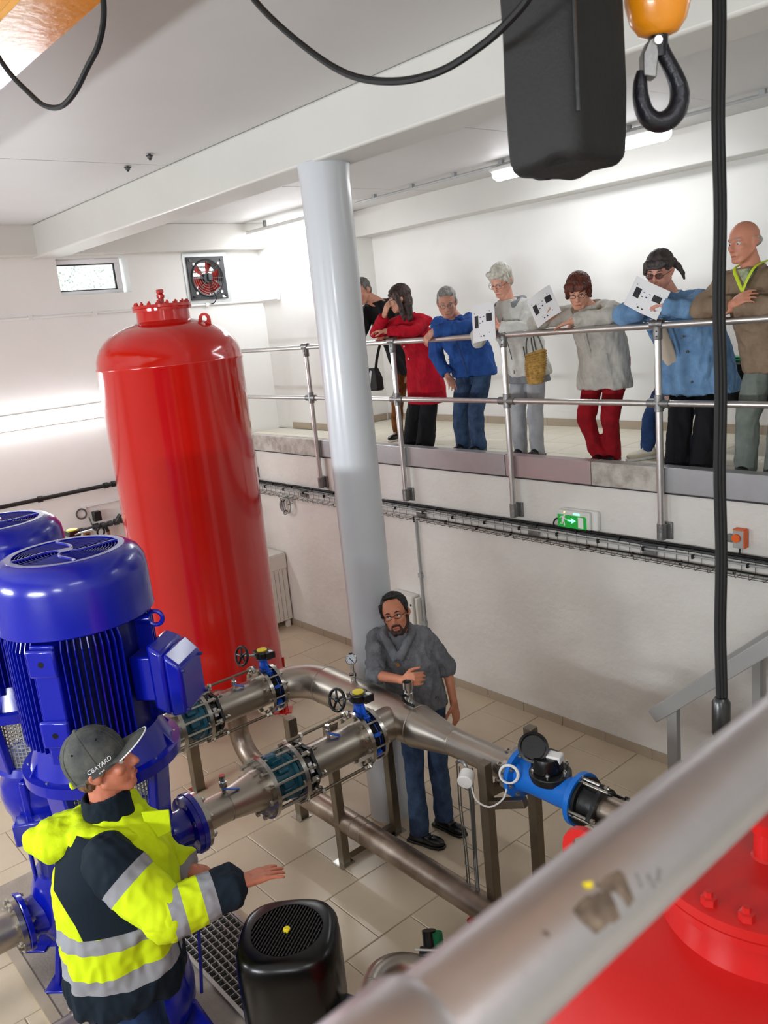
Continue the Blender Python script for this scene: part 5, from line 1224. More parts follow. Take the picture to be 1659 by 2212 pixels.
def lerp(a, b, t): return V(a)*(1-t) + V(b)*t
def person(sp):
    H = V(sp['head']); s = sp.get('s', 1.06); A, B = V(sp['shA']), V(sp['shB']); mid = (A+B)/2; hip = V(sp['hip'])
    fz = sp.get('floor', GZ)
    root = thing('person', sp['label'], 'person', (hip.x, hip.y, fz), sp.get('group'))
    f, u, r = head_basis(sp['f'], sp.get('tilt', 0)); lat = (B-A).normalized()
    hl = V(sp.get('hiplat', (1, 0, 0))).normalized()
    sk = skin(sp['skin']); jw = sp.get('tw', .19); jd = sp.get('td', .13)
    nb = lerp(mid, H, .30); nb.z = max(nb.z, mid.z+.04)
    sex = sp.get('slim', 1.0)
    # ---- continuous body
    b = MB(); P = head_parts(b, H, f, u, r, s, sp.get('jaw', 1.0))
    b.cap(P(0, -.022, -.055), nb, .056*s*sex, .060*s*sex); b.cap(nb, mid, .062, .07)
    body_rings(b, [(hip, jw*.78, jd*.75, hl), (lerp(hip, mid, .35), jw*.72, jd*.72), (lerp(hip, mid, .75), jw*.85, jd*.75), (mid, jw*.80, jd*.60)], lat)
    for k, sh in (('A', A), ('B', B)):
        el, wr_ = V(sp['el'+k]), V(sp['wr'+k])
        sh_ = sh
        b.cap(lerp(mid, sh_, .6), sh_, .05, .046*sex); b.cap(sh_, el, .046*sex, .038*sex); b.cap(el, wr_, .039*sex, .027*sex)
        hd_ = sp.get('hd'+k); hn_ = sp.get('hn'+k, (0, 0, -1)); dr_ = V(hd_) if hd_ else (wr_-el)
        if not sp.get('nohand'+k): hand(b, wr_, dr_, hn_, sp.get('curl'+k, .45), .98*s, thumb=sp.get('th'+k, 1), fist=sp.get('fist'+k, False))
    hw = sp.get('hipw', .095)
    for k, sg in (('A', -1), ('B', 1)):
        hj = hip + hl*(hw*sg) - V((0, 0, .04)); kn, an = V(sp['kn'+k]), V(sp['an'+k])
        b.cap(hj, kn, .075, .052); b.cap(kn, an, .050, .036)
        td = V(sp.get('toe'+k, sp.get('toe', (0, -1, 0)))).normalized()
        b.cap(an, an + td*.06 - V((0, 0, .055)), .032, .022)
    remesh(b, 'body', sk, root, sp.get('vox', .0075), 2)
    face(root, P, f, u, r, s, sp['hair'][2] if len(sp['hair']) > 2 else sp['hair'][1], sp.get('gaze', (0, -.1)), sp.get('glasses'))
    # ---- hair
    style, hm = sp['hair'][0], sp['hair'][1]; h = MB(); BB = (r, f, u)
    def PP(x, y, z): return P(x, y, z)
    if style in ('short', 'crop', 'grey'):
        h.sph(P(0, -.026, .050), (.083*s, .094*s, .086*s), 24, 16, BB); h.sph(P(0, -.055, -.005), (.070*s, .055*s, .062*s), 16, 12, BB)
        h.cap(P(-.045, .045, .100), P(.045, .045, .100), .022*s)
        for k in (-1, 1): h.cap(P(.074*k, .018, .055), P(.079*k, .012, .008), .011*s, .006*s)
    if style == 'receding':
        h.sph(P(0, -.034, .052), (.086*s, .092*s, .088*s), 24, 16, BB); h.sph(P(0, -.055, -.005), (.072*s, .055*s, .066*s), 16, 12, BB)
        h.cap(P(-.02, .030, .118), P(.03, .028, .12), .018*s)
        for k in (-1, 1): h.cap(P(.073*k, .025, .070), P(.080*k, .012, .0), .015*s, .009*s)
    if style == 'capped':
        h.sph(P(0, -.056, -.018), (.068*s, .050*s, .052*s), 16, 12, BB)
        for k in (-1, 1): h.cap(P(.073*k, .030, .030), P(.079*k, .010, .0), .011*s, .007*s); h.cap(P(.074*k, .0, .035), P(.072*k, -.04, .0), .014*s, .014*s)
    if style == 'bald':
        h.sph(P(0, -.064, .002), (.073*s, .052*s, .040*s), 20, 12, BB)
        for k in (-1, 1): h.cap(P(.074*k, -.03, .02), P(.077*k, .004, .022), .011*s, .006*s)
    if style == 'shortlady':
        h.sph(P(0, -.022, .056), (.090*s, .100*s, .092*s), 24, 16, BB); h.sph(P(0, -.058, -.01), (.076*s, .056*s, .070*s), 16, 12, BB)
        h.cap(P(-.055, .052, .090), P(.055, .055, .088), .026*s); h.cap(P(-.03, .075, .078), P(.035, .078, .075), .018*s)
        for k in (-1, 1): h.cap(P(.078*k, .022, .06), P(.083*k, .008, -.005), .018*s, .012*s)
    if style == 'bob':
        h.sph(P(0, -.020, .052), (.090*s, .102*s, .094*s), 24, 16, BB); h.sph(P(0, -.058, -.02), (.080*s, .058*s, .078*s), 16, 12, BB)
        h.cap(P(-.055, .066, .066), P(.055, .066, .066), .024*s); h.cap(P(-.04, .084, .050), P(.04, .084, .050), .014*s)
        for k in (-1, 1): h.cap(P(.078*k, .028, .06), P(.082*k, .015, -.03), .022*s, .015*s)
    if style == 'long':
        h.sph(P(0, -.020, .050), (.092*s, .104*s, .096*s), 24, 16, BB); h.sph(P(0, -.060, -.02), (.086*s, .060*s, .09*s), 16, 12, BB)
        h.cap(P(-.055, .058, .085), P(.055, .058, .085), .024*s)
        h.cap(P(-.02, .082, .062), P(.03, .080, .060), .014*s)
        for k in (-1, 1):
            h.cap(P(.080*k, .025, .06), P(.088*k, .010, -.05), .024*s, .024*s); h.cap(P(.088*k, .010, -.05), P(.080*k, .0, -.17)+V((0, 0, -.02)), .026*s, .016*s)
            h.cap(P(.05*k, -.06, -.06), P(.05*k, -.05, -.19), .045*s, .030*s)
    if style == 'ponytail':
        h.sph(P(0, -.024, .054), (.089*s, .100*s, .092*s), 24, 16, BB); h.sph(P(0, -.060, -.01), (.074*s, .056*s, .06*s), 16, 12, BB)
        h.cap(P(-.056, .060, .072), P(.056, .060, .072), .024*s); h.cap(P(-.04, .082, .056), P(.04, .082, .054), .013*s)
        h.sph(P(-.055, -.095, .03), (.032*s, .04*s, .032*s), 12, 8, BB)
        h.tube([P(-.06, -.09, .03), P(-.095, -.10, .0), P(-.125, -.09, -.04), P(-.14, -.08, -.085)], [.024*s, .022*s, .015*s, .006*s], 10)
        h.cap(P(.082, .02, .05), P(.094, .01, -.01), .018*s, .012*s); h.cap(P(.05, .075, .06), P(.075, .05, .02), .012*s, .008*s)
    if style != 'none' : remesh(h, 'hair', hm, root, .006, 2, wr=.0035 if style != 'bald' else .001, ws=42, seed=3)
    if sp.get('beard'):
        bd = MB()
        for k in (-1, 1): bd.cap(P(.070*k, .006, -.02), P(.060*k, .020, -.065), .010*s, .013*s); bd.cap(P(.060*k, .020, -.065), P(.020*k, .066, -.105), .014*s, .016*s); bd.cap(P(.022*k, .082, -.054), P(.030*k, .074, -.085), .0075*s, .010*s)
        bd.cap(P(-.018, .090, -.051), P(.018, .090, -.051), .0065*s); bd.cap(P(-.015, .078, -.098), P(.015, .078, -.098), .017*s)
        remesh(bd, 'beard', sp['beard'], root, .005, 1, wr=.001, ws=60)
    # ---- trousers and shoes
    tr = sp['trousers']; tm_, t0, t1, t2 = tr[0], tr[1], tr[2], tr[3]
    q = MB()
    body_rings(q, [(hip + V((0, 0, .10)), jw*.86, jd*.86, hl), (hip, jw*.92, jd*.92, hl), (hip - V((0, 0, .07)), jw*.88, jd*.88, hl)], hl)
    for k, sg in (('A', -1), ('B', 1)):
        hj = hip + hl*(hw*sg) - V((0, 0, .03)); kn, an = V(sp['kn'+k]), V(sp['an'+k])
        q.cap(hj, kn, t0, t1); q.cyl(kn, an - V((0, 0, .045)) + V(sp.get('toe'+k, sp.get('toe', (0, -1, 0)))).normalized()*.015, t1, t2, 18); q.sph(kn, t1, 14, 10)
    remesh(q, 'trousers', tm_, root, .011, 3, wr=tr[4] if len(tr) > 4 else .009, ws=7, seed=sp.get('seed', 1))
    sh = sp.get('shoes', M['blkp'])
    for k in ('A', 'B'):
        an = V(sp['an'+k]); td = V(sp.get('toe'+k, sp.get('toe', (0, -1, 0)))); td.z = 0; td.normalize(); g = V((an.x, an.y, fz)); sd = V((-td.y, td.x, 0)); z = V((0, 0, 1))
        b = MB(); hz_ = min(an.z-fz, .11)+.035
        b.sph(g + td*.125 + z*.038, (.050, .085, .036), 16, 10, (sd, td, z)); b.cap(g - td*.03 + z*.045, g + td*.06 + z*.048, .043, .045); b.cap(g - td*.01 + z*.05, g + z*(hz_+.01), .044, .042)
        so = remesh(b, 'shoe', sh, root, .008, 2, cut=None)
        ol = [(sd*(x*1.0) + td*y) for x, y in ((-.036, -.085), (.036, -.085), (.043, -.03), (.043, .05), (.052, .12), (.045, .18), (.018, .212), (-.018, .212), (-.045, .18), (-.052, .12), (-.043, .05), (-.043, -.03))]
        MB().prism([g + p + z*.001 for p in ol], z*.022).build('sole', sp.get('solem', M['dgrey']), so, bevel=.004)
        if sp.get('laces'):
            for i in range(5): MB().cyl(g + td*(.06+.02*i) - sd*.022 + z*(.094-.009*i), g + td*(.072+.02*i) + sd*.022 + z*(.094-.009*i), .003, n=6).build('lace', sp['laces'], so)
    # ---- jacket
    J = sp['jacket']; jm = J['m']; hz = J['hem']; R = J.get('r', (.068, .058, .046)); ax = (mid - hip)
    j = MB(); hb = lerp(hip, mid, (hz-hip.z)/(mid.z-hip.z)) if hz >= hip.z else hip + V((0, 0, hz-hip.z)) + V(J.get('hemoff', (0, 0, 0)))
    hf = J.get('flare', 1.0)
    body_rings(j, [(hb, jw*hf, jd*hf*1.02, hl), (hb + V((0, 0, .03)), jw*hf*1.02, jd*hf*1.03, hl), (lerp(hip, mid, .30), jw*J.get('waist', .98), jd*1.02, lerp(hl, lat, .3)), (lerp(hip, mid, .62), jw*1.02, jd*1.08, lerp(hl, lat, .7)), (lerp(hip, mid, .86), jw*.98, jd*.98), (mid + V((0, 0, .0)), jw*.92, jd*.74), (lerp(mid, nb, .55), jw*.55, jd*.62), (lerp(mid, nb, J.get('nt', 1.15)), .074*J.get('cw', 1), .076*J.get('cw', 1))], lat)
    for k, shd in (('A', A), ('B', B)):
        el, wr_ = V(sp['el'+k]), V(sp['wr'+k])
        if k in J.get('skip', ''): j.cap(lerp(mid, shd, .5), lerp(mid, shd, .8), .09, R[0]*.9); continue
        j.cap(lerp(mid, shd, .55), shd, .085, R[0]); j.cap(shd, el, R[0], R[1])
        if not J.get('shortsleeve'):
            we = lerp(el, wr_, 1.0 - J.get('cuff', .06)); j.cap(el, lerp(el, we, .8), R[1], R[2]+.004); j.cyl(lerp(el, we, .5), we, (R[1]+R[2])/2, R[2], 18)
        else:
            j.cap(el, lerp(el, wr_, .10), R[1], R[1]*.95)
    if J.get('collar', True):
        cr = MB()
        n = 20; rgs = []
        for tq, rr, th in ((0, .082, 0), (1, .080, 0)):
            c = lerp(mid, nb, .55 + .75*tq); fw = V((f.x, f.y, 0)).normalized()
            rgs.append([c + (V((math.cos(2*PI*i/n), math.sin(2*PI*i/n), 0)))*(rr*J.get('cw', 1.0)) - fw*.012 + V((0, 0, .012*math.cos(2*PI*i/n-math.atan2(-fw.y, -fw.x)))) for i in range(n)])
        inn = [[lerp(p, sum(rg_, V((0, 0, 0)))/n, .16) for p in rg_] for rg_ in rgs[::-1]]
        cr.rings(rgs + inn, False, True)
        remesh(cr, 'collar', J.get('collarm', jm), root, .007, 2, wr=.003, ws=12)
    if J.get('hood'):
        fw = V((f.x, f.y, 0)).normalized(); c = lerp(mid, nb, .7) - fw*.085
        for k in (-1, 1):
            pass
        lt = V((-fw.y, fw.x, 0)); hd = MB()
        hd.tube(smoothpath([c + fw*.15 + lt*.07 - V((0, 0, .02)), c + fw*.05 + lt*.105, c - fw*.045 + lt*.07 + V((0, 0, .02)), c - fw*.07 + V((0, 0, .025)), c - fw*.045 - lt*.07 + V((0, 0, .02)), c + fw*.05 - lt*.105, c + fw*.15 - lt*.07 - V((0, 0, .02))], 4), J.get('hoodr', .036), 12)
        remesh(hd, 'hood', J.get('hoodm', jm), root, .009, 2, wr=.006, ws=10)
    jo = remesh(j, 'jacket' if 'name' not in J else J['name'], jm, root, J.get('vox', .0105), 2, wr=J.get('wr', .011), ws=J.get('ws', 8.5), seed=sp.get('seed', 1))
    return dict(root=root, P=P, f=f, u=u, r=r, s=s, mid=mid, nb=nb, hip=hip, lat=lat, hl=hl, jo=jo, jw=jw, jd=jd, H=H)

def front_strip(D, name, m, z0, z1, dx=0.0, w=.012, d=1.12, n=10, parent=None):
    """a zip or placket down the front of the torso"""
    hip, mid = D['hip'], D['mid']; b = MB(); pts = []
    for i in range(n+1):
        z = z0 + (z1-z0)*i/n; t = (z-hip.z)/(mid.z-hip.z); c = lerp(hip, mid, t) if t > 0 else hip + V((0, 0, z-hip.z))
        l = lerp(D['hl'], D['lat'], max(0, min(1, t))).normalized(); fw = V((0, 0, 1)).cross(l).normalized()
        if fw.y > 0: fw = -fw
        prof = 1.03 if t < .5 else (1.09 if t < .8 else 1.0 - (t-.8)*1.0)
        pts.append(c + fw*(D['jd']*prof*d) + l*dx)
    b.tube(pts, w/2, 6); return b.build(name, m, D['root'])

def front_pt(D, z, dx=0.0, d=1.12):
    hip, mid = D['hip'], D['mid']; t = (z-hip.z)/(mid.z-hip.z); c = lerp(hip, mid, t) if t > 0 else hip + V((0, 0, z-hip.z))
    l = lerp(D['hl'], D['lat'], max(0, min(1, t))).normalized(); fw = V((0, 0, 1)).cross(l).normalized()
    if fw.y > 0: fw = -fw
    prof = 1.03 if t < .5 else (1.09 if t < .8 else 1.0 - (t-.8)*1.0)
    return c + fw*(D['jd']*prof*d) + l*dx, fw
def dot(D, name, m, z, dx, r, d=1.14):
    p, fw = front_pt(D, z, dx, d); return MB().cyl(p-fw*.006, p+fw*.004, r, n=12).build(name, m, D['root'])
black = cloth('black_cloth', '#131316'); 
jeans = cloth('blue_denim_jeans', '#3c5270', dark='#24344f', var=.4); jeansd = cloth('dark_denim_jeans', '#27406b', dark='#1b2c4c')
GL = 'gallery visitors'
# 1 man in a black hoodie half hidden by the column
D = person(dict(label='grey-haired man in black hooded jacket leaning out behind the round column', head=(-6.907, 5.72, 3.995), f=(.15, -.95, -.35), tilt=.12, skin='#c98e75', gaze=(.2, -.5),
    shA=(-6.99, 5.86, 3.80), shB=(-6.62, 5.98, 3.83), elA=(-6.94, 5.66, 3.56), wrA=(-6.72, 5.45, 3.53), elB=(-6.42, 5.80, 3.60), wrB=(-6.36, 5.52, 3.54), hip=(-6.74, 6.15, 3.22), tw=.205, td=.14,
    knA=(-6.93, 6.08, 2.78), knB=(-6.56, 6.08, 2.78), anA=(-6.985, 6.12, 2.46), anB=(-6.50, 6.05, 2.46), hair=('short', hairmat('#77736e', '#3e3a37')), seed=2, s=1.05,
    trousers=(cloth('brown_corduroy', '#7b4a1f', dark='#5a3414'), .085, .068, .062), shoes=M['blkp'], solem=M['white'], laces=M['white'], toe=(.25, -1, 0),
    jacket=dict(m=black, hem=3.10, r=(.075, .062, .050), hood=True)))
# 2 woman in the red coat, hand on her mouth
redc = cloth('red_wool_coat', '#b80f26', dark='#960b1e', rough=.9)
D = person(dict(label='long-haired woman in bright red coat leaning on rail, hand at her mouth', head=(-6.085, 5.49, 3.865), f=(-.62, -.75, -.16), skin='#cf977c', gaze=(0, -.3),
    shA=(-6.27, 5.56, 3.64), shB=(-5.95, 5.68, 3.64), elA=(-6.37, 5.40, 3.575), wrA=(-6.20, 5.385, 3.735), hdA=(.45, .05, .85), hnA=(.2, .95, -.1), curlA=.8, thA=1, elB=(-5.93, 5.50, 3.565), wrB=(-6.17, 5.37, 3.585), hip=(-6.12, 5.82, 3.20), tw=.175, td=.125,
    knA=(-6.30, 5.76, 2.76), knB=(-6.12, 5.78, 2.76), anA=(-6.40, 5.78, 2.46), anB=(-6.20, 5.78, 2.46), hair=('long', hairmat('#3b2419', '#1f120d'), hairmat('#2a1a12', '#1f120d')), seed=4, s=1.02, hipw=.08, slim=.9,
    glasses=dict(m=GLASSD), trousers=(black, .085, .085, .095), toe=(.2, -1, 0),
    jacket=dict(m=redc, hem=2.84, hemoff=(-.04, -.0, 0), r=(.064, .058, .048), flare=1.22, name='coat', wr=.009, collar=True)))
for k in range(4): dot(D, 'coat_button', M['white'], 3.42-.125*k, -.07, .009)
t = thing('handbag', 'black shoulder bag with pale side panel hanging beside red coat', 'bag', (-6.66, 5.56, 3.0))
bq = MB(); bq.rings([[V((-6.655+x*k, 5.56+y*k, z)) for x, y in ((-.085, -.045), (.085, -.045), (.085, .045), (-.085, .045))] for z, k in ((2.99, .85), (3.0, 1.05), (3.12, 1.0), (3.22, .6))])
bq.build('pouch', M['fabricblk'], t, bevel=.02, seg=3)
MB().prism([(-6.73, 5.510, 3.05), (-6.67, 5.510, 3.04), (-6.64, 5.527, 3.19), (-6.665, 5.527, 3.20)], (0, -.004, 0)).build('pale_panel', M['ogrey'], t, smooth=0)
MB().tube(smoothpath([(-6.62, 5.56, 3.20), (-6.56, 5.55, 3.34), (-6.47, 5.55, 3.50), (-6.38, 5.60, 3.66)], 5), .009, 6, flat=2.2).build('strap', M['fabricblk'], t)
# 3 man in the blue jacket
blu = cloth('cobalt_blue_jacket', '#2a5398', dark='#1f3f7c')
D = person(dict(label='short grey-haired man in cobalt blue jacket and jeans resting one arm on rail', head=(-5.413, 5.45, 3.785), f=(.62, -.72, -.33), skin='#c98f78', gaze=(0, -.1), jaw=1.06,
    shA=(-5.66, 5.56, 3.59), shB=(-5.31, 5.72, 3.60), elA=(-5.78, 5.62, 3.33), wrA=(-5.63, 5.60, 3.13), elB=(-5.24, 5.47, 3.57), wrB=(-5.53, 5.365, 3.55), hdB=(-.65, -.30, -.62), hnB=(-.4, .3, -.6), curlB=.6, thB=-1, hdA=(.5, -.1, -.6), hip=(-5.50, 5.84, 3.20), tw=.215, td=.15,
    knA=(-5.66, 5.76, 2.76), knB=(-5.45, 5.76, 2.76), anA=(-5.68, 5.80, 2.45), anB=(-5.47, 5.80, 2.45), hair=('crop', hairmat('#a9a7a3', '#6b6965')), seed=6, s=1.05,
    glasses=dict(m=M['wire'], w=.022, h=.016), trousers=(jeans, .095, .075, .072), toe=(.3, -1, 0), hiplat=(.95, .25, 0),
    jacket=dict(m=blu, hem=3.10, r=(.078, .066, .050), wr=.013, flare=.97)))
front_strip(D, 'zip', M['dgrey'], 3.12, 3.55, w=.006)
# 4 woman in white jacket with paper
wht = cloth('off_white_fleece_jacket', '#d3d2cc', dark='#bdbcb6', var=.1); lgr = cloth('light_grey_trousers', '#a9abae', dark='#9699a0', var=.12); grt = cloth('grey_tee', '#7d8084')
D = person(dict(label='white-haired woman in off-white zip jacket reading a sheet at the rail', head=(-4.836, 5.53, 3.915), f=(.10, -.86, -.42), tilt=-.05, skin='#d99c86', gaze=(0, -.3),
    shA=(-4.99, 5.56, 3.67), shB=(-4.66, 5.66, 3.68), elA=(-5.06, 5.44, 3.43), wrA=(-4.985, 5.345, 3.52), hdA=(-.05, -.10, 1), hnA=(.5, .85, 0), thA=1, curlA=.55, elB=(-4.53, 5.48, 3.50), wrB=(-4.745, 5.355, 3.555), hdB=(-.95, -.1, .28), hnB=(.1, .9, -.1), thB=-1, curlB=.45, hip=(-4.82, 5.80, 3.20), tw=.20, td=.145,
    knA=(-4.90, 5.72, 2.80), knB=(-4.72, 5.74, 2.80), anA=(-4.90, 5.74, 2.45), anB=(-4.74, 5.78, 2.45), hair=('shortlady', hairmat('#d9d5c9', '#a9a497')), seed=8, s=1.05,
    glasses=dict(m=mat('spectacle_frame_red', '#5d1c1c', .35), w=.025, h=.018), trousers=(lgr, .092, .070, .060), toe=(.2, -1, 0), hipw=.09,
    jacket=dict(m=wht, hem=3.10, r=(.075, .064, .048), hood=True, hoodm=cloth('heather_grey_lining', '#808286'), flare=1.04)))
front_strip(D, 'zip', M['dgrey'], 3.13, 3.62, w=.006, dx=-.02); front_strip(D, 'pocket_zip', M['dgrey'], 3.20, 3.36, w=.007, dx=.12, d=1.06)
front_strip(D, 'seam_piping', M['dgrey'], 3.13, 3.40, w=.005, dx=-.10, d=1.08)
b = MB(); body_rings(b, [((-4.82, 5.79, 3.04), .205, .150, V((1, 0, 0))), ((-4.82, 5.79, 3.13), .195, .140, V((1, 0, 0)))], V((1, 0, 0)))
remesh(b, 'shirt_hem', grt, D['root'], .012, 2, wr=.004)
# 5 woman in pale beige jacket and red trousers
bei = cloth('pale_beige_jacket', '#c0bcb3', dark='#aaa69e', var=.12); redt = cloth('crimson_trousers', '#98101c', dark='#770c16')
D = person(dict(label='short auburn-haired woman in pale beige jacket and crimson trousers, arms on rail', head=(-3.985, 5.44, 3.765), f=(.42, -.80, -.36), skin='#d89c82', gaze=(0, -.1),
    shA=(-4.16, 5.54, 3.60), shB=(-3.83, 5.66, 3.60), elA=(-4.40, 5.41, 3.565), wrA=(-4.27, 5.355, 3.575), hdA=(.80, -.15, .35), hnA=(.3, .3, .9), thA=-1, curlA=.35, elB=(-3.72, 5.46, 3.575), wrB=(-4.00, 5.37, 3.555), hdB=(-.9, -.25, -.28), hnB=(0, 0, -1), thB=-1, curlB=.2, hip=(-4.0, 5.80, 3.20), tw=.20, td=.145,
    knA=(-4.16, 5.70, 2.74), knB=(-3.97, 5.76, 2.74), anA=(-4.06, 5.76, 2.45), anB=(-4.00, 5.84, 2.45), hair=('bob', hairmat('#6a2f1a', '#3a170d')), seed=10, s=1.04, slim=.92,
    glasses=dict(m=GLASSD, w=.022, h=.014), trousers=(redt, .098, .072, .064), toe=(.2, -1, 0),
    jacket=dict(m=bei, hem=2.99, hemoff=(-.03, 0, 0), r=(.075, .066, .052), flare=1.10, collar=True, cw=1.15, hood=True, hoodm=cloth('checked_lining', '#6b5a4a', dark='#b8a78e', var=.6))))
front_strip(D, 'placket', bei, 3.02, 3.50, w=.030, dx=-.03, d=1.03); front_strip(D, 'pocket_welt', M['ogrey'], 3.10, 3.28, w=.007, dx=.12, d=1.06)
# 6 hidden person behind the denim woman
D = person(dict(label='person almost hidden behind denim woman, only blue jeans and cream sneaker showing', head=(-3.50, 6.02, 3.55), f=(.2, -.95, -.3), skin='#cf977c',
    shA=(-3.62, 6.10, 3.38), shB=(-3.32, 6.10, 3.38), elA=(-3.62, 6.10, 3.14), wrA=(-3.58, 6.02, 2.95), elB=(-3.32, 6.10, 3.14), wrB=(-3.35, 6.02, 2.95), hip=(-3.55, 6.15, 3.05), tw=.14, td=.11,
    knA=(-3.80, 6.08, 2.72), knB=(-3.50, 6.12, 2.72), anA=(-3.80, 6.06, 2.47), anB=(-3.52, 6.12, 2.46), hair=('short', hairmat('#3b2419', '#1f120d')), seed=11, s=.98,
    trousers=(jeansd, .075, .062, .055), shoes=mat('cream_sneaker', '#cfc8b4', .6), solem=M['white'], laces=M['white'], toe=(-.45, -.9, 0),
    jacket=dict(m=black, hem=2.98, r=(.06, .05, .04))))
# 7 woman in denim jacket
den = cloth('light_denim_jacket', '#6f93b8', dark='#5a7da3', var=.2); cream = cloth('cream_tee', '#c9bba9', var=.08)
D = person(dict(label='dark-haired woman in light denim jacket and tinted glasses, arms crossed on rail', head=(-3.33, 5.49, 3.845), f=(.18, -.90, -.30), tilt=-.08, skin='#d89b86', gaze=(0, -.2), jaw=1.12,
    shA=(-3.48, 5.58, 3.60), shB=(-3.13, 5.70, 3.62), elA=(-3.58, 5.41, 3.57), wrA=(-3.40, 5.365, 3.585), hdA=(.9, -.1, .1), curlA=.3, hnA=(0, 0, -1), elB=(-3.05, 5.48, 3.57), wrB=(-3.24, 5.355, 3.615), hdB=(-.95, -.05, -.05), curlB=.3, thB=-1, hip=(-3.24, 5.86, 3.20), tw=.245, td=.185,
    knA=(-3.34, 5.76, 2.78), knB=(-3.13, 5.78, 2.78), anA=(-3.35, 5.72, 2.45), anB=(-3.16, 5.74, 2.45), hair=('ponytail', hairmat('#4a4240', '#221d1c')), seed=12, s=1.06,
    glasses=dict(m=GLASSD, w=.026, h=.018, tint=mat('tinted_lens', '#4a2420', .15, alpha=.4)), trousers=(cloth('black_trousers', '#16161a'), .105, .090, .085), toe=(.1, -1, 0), hipw=.10,
    jacket=dict(m=den, hem=2.95, r=(.085, .074, .052), flare=1.16, wr=.014, collar=True, collarm=cloth('white_scarf', '#d9d6cf'), cw=1.05, waist=1.05)))
b = MB(); pts0 = []
for z, x0_, x1_, dd_ in ((3.0, -3.44, -3.27, .262), (3.15, -3.43, -3.28, .250), (3.30, -3.41, -3.29, .242), (3.46, -3.38, -3.30, .235)):
    tq = (z-3.20)/(3.61-3.20); yc = 5.86 + (5.64-5.86)*tq
    pts0.append([(x0_, yc-dd_+.03, z), ((x0_+x1_)/2, yc-dd_-.012, z), (x1_, yc-dd_+.012, z), (x1_, yc-dd_+.05, z), (x0_, yc-dd_+.07, z)])
b.rings(pts0); b.build('cream_tee', cream, D['root'], smooth=80)
for k in range(4): dot(D, 'jacket_button', M['anth'], 3.38-.11*k, .04+.008*k, .010)
front_strip(D, 'jacket_edge', den, 2.97, 3.50, w=.022, dx=-.02, d=1.12); front_strip(D, 'jacket_edge', den, 2.97, 3.44, w=.022, dx=-.185, d=.98); front_strip(D, 'pocket_welt', den, 3.05, 3.20, w=.012, dx=.16, d=1.02)
# 8 bald man in taupe jacket
tau = cloth('taupe_jacket', '#8d7965', dark='#796652', var=.12); sag = cloth('sage_grey_trousers', '#788078', dark='#656d67')
D = person(dict(label='bald man in taupe jacket with lime lanyard at right edge of gallery', head=(-2.725, 5.50, 3.965), f=(-.28, -.94, -.10), skin='#cd8a70', gaze=(-.1, -.3), jaw=1.08,
    shA=(-2.885, 5.58, 3.72), shB=(-2.50, 5.62, 3.72), elA=(-2.99, 5.43, 3.57), wrA=(-2.73, 5.36, 3.585), hdA=(.75, -.1, .35), curlA=.7, thA=1, hnA=(.2, .8, -.5), elB=(-2.43, 5.46, 3.56), wrB=(-2.74, 5.375, 3.56), hdB=(-.75, -.2, -.35), hnB=(-.2, .2, -.8), thB=-1, curlB=.8, hip=(-2.66, 5.84, 3.22), tw=.215, td=.15,
    knA=(-2.80, 5.72, 2.78), knB=(-2.57, 5.74, 2.78), anA=(-2.81, 5.72, 2.45), anB=(-2.60, 5.72, 2.45), hair=('bald', hairmat('#bdb9b4', '#8f8b86')), seed=14, s=1.08,
    trousers=(sag, .10, .080, .072, .008), toe=(.05, -1, 0),
    jacket=dict(m=tau, hem=3.10, r=(.082, .068, .054), wr=.011, flare=.98, collar=True, cw=1.05)))
for sx in (-1, 1):
    c0 = V((-2.70+sx*.07, 5.50, 3.82)); c1 = V((-2.695, 5.425, 3.66))
    MB().tube(smoothpath([V((-2.69+sx*.075, 5.60, 3.84)), c0+V((0, -.03, -.01)), lerp(c0, c1, .5)+V((0, -.03, 0)), c1], 4), .006, 6, flat=1.8).build('lanyard', mat('lime_lanyard', '#c4dc2a', .5), D['root'])
MB().prism([(-2.755, 5.475, 3.80), (-2.63, 5.475, 3.80), (-2.69, 5.44, 3.70)], (0, .03, 0)).build('checked_shirt', cloth('checked_shirt', '#c9cfa8', dark='#4d5a48', var=.6), D['root'])

# ---- printed sheets held by the visitors
def sheet(label, c, ux, uy, w, h, marks, bend=.02):
    c, ux, uy = V(c), V(ux).normalized(), V(uy); uy = (uy - ux*uy.dot(ux)).normalized(); n = ux.cross(uy)
    t = thing('printed_sheet', label, 'paper', c, 'printed sheets')
    def Q(a, b_, o=0): return c + ux*(a*w/2) + uy*(b_*h/2) + n*(bend*(1-a*a) + o)
    b = MB(); K = 8
    for o in (0, 1):
        pass
    b.rings([[Q(-1+2*i/K, -1, 0) for i in range(K+1)] + [Q(1-2*i/K, -1, .0015) for i in range(K+1)], [Q(-1+2*i/K, 1, 0) for i in range(K+1)] + [Q(1-2*i/K, 1, .0015) for i in range(K+1)]])
    b.build('page', M['paper'], t, smooth=60)
    for (a0, a1, b0, b1, mm) in marks:
        for side in (.0022,):
            q = MB(); q.rings([[Q(a0, b0, .0018), Q(a1, b0, .0018), Q(a1, b0, .0024), Q(a0, b0, .0024)], [Q(a0, b1, .0018), Q(a1, b1, .0018), Q(a1, b1, .0024), Q(a0, b1, .0024)]])
            q.build('print_block', M[mm], t, smooth=0)
    return t
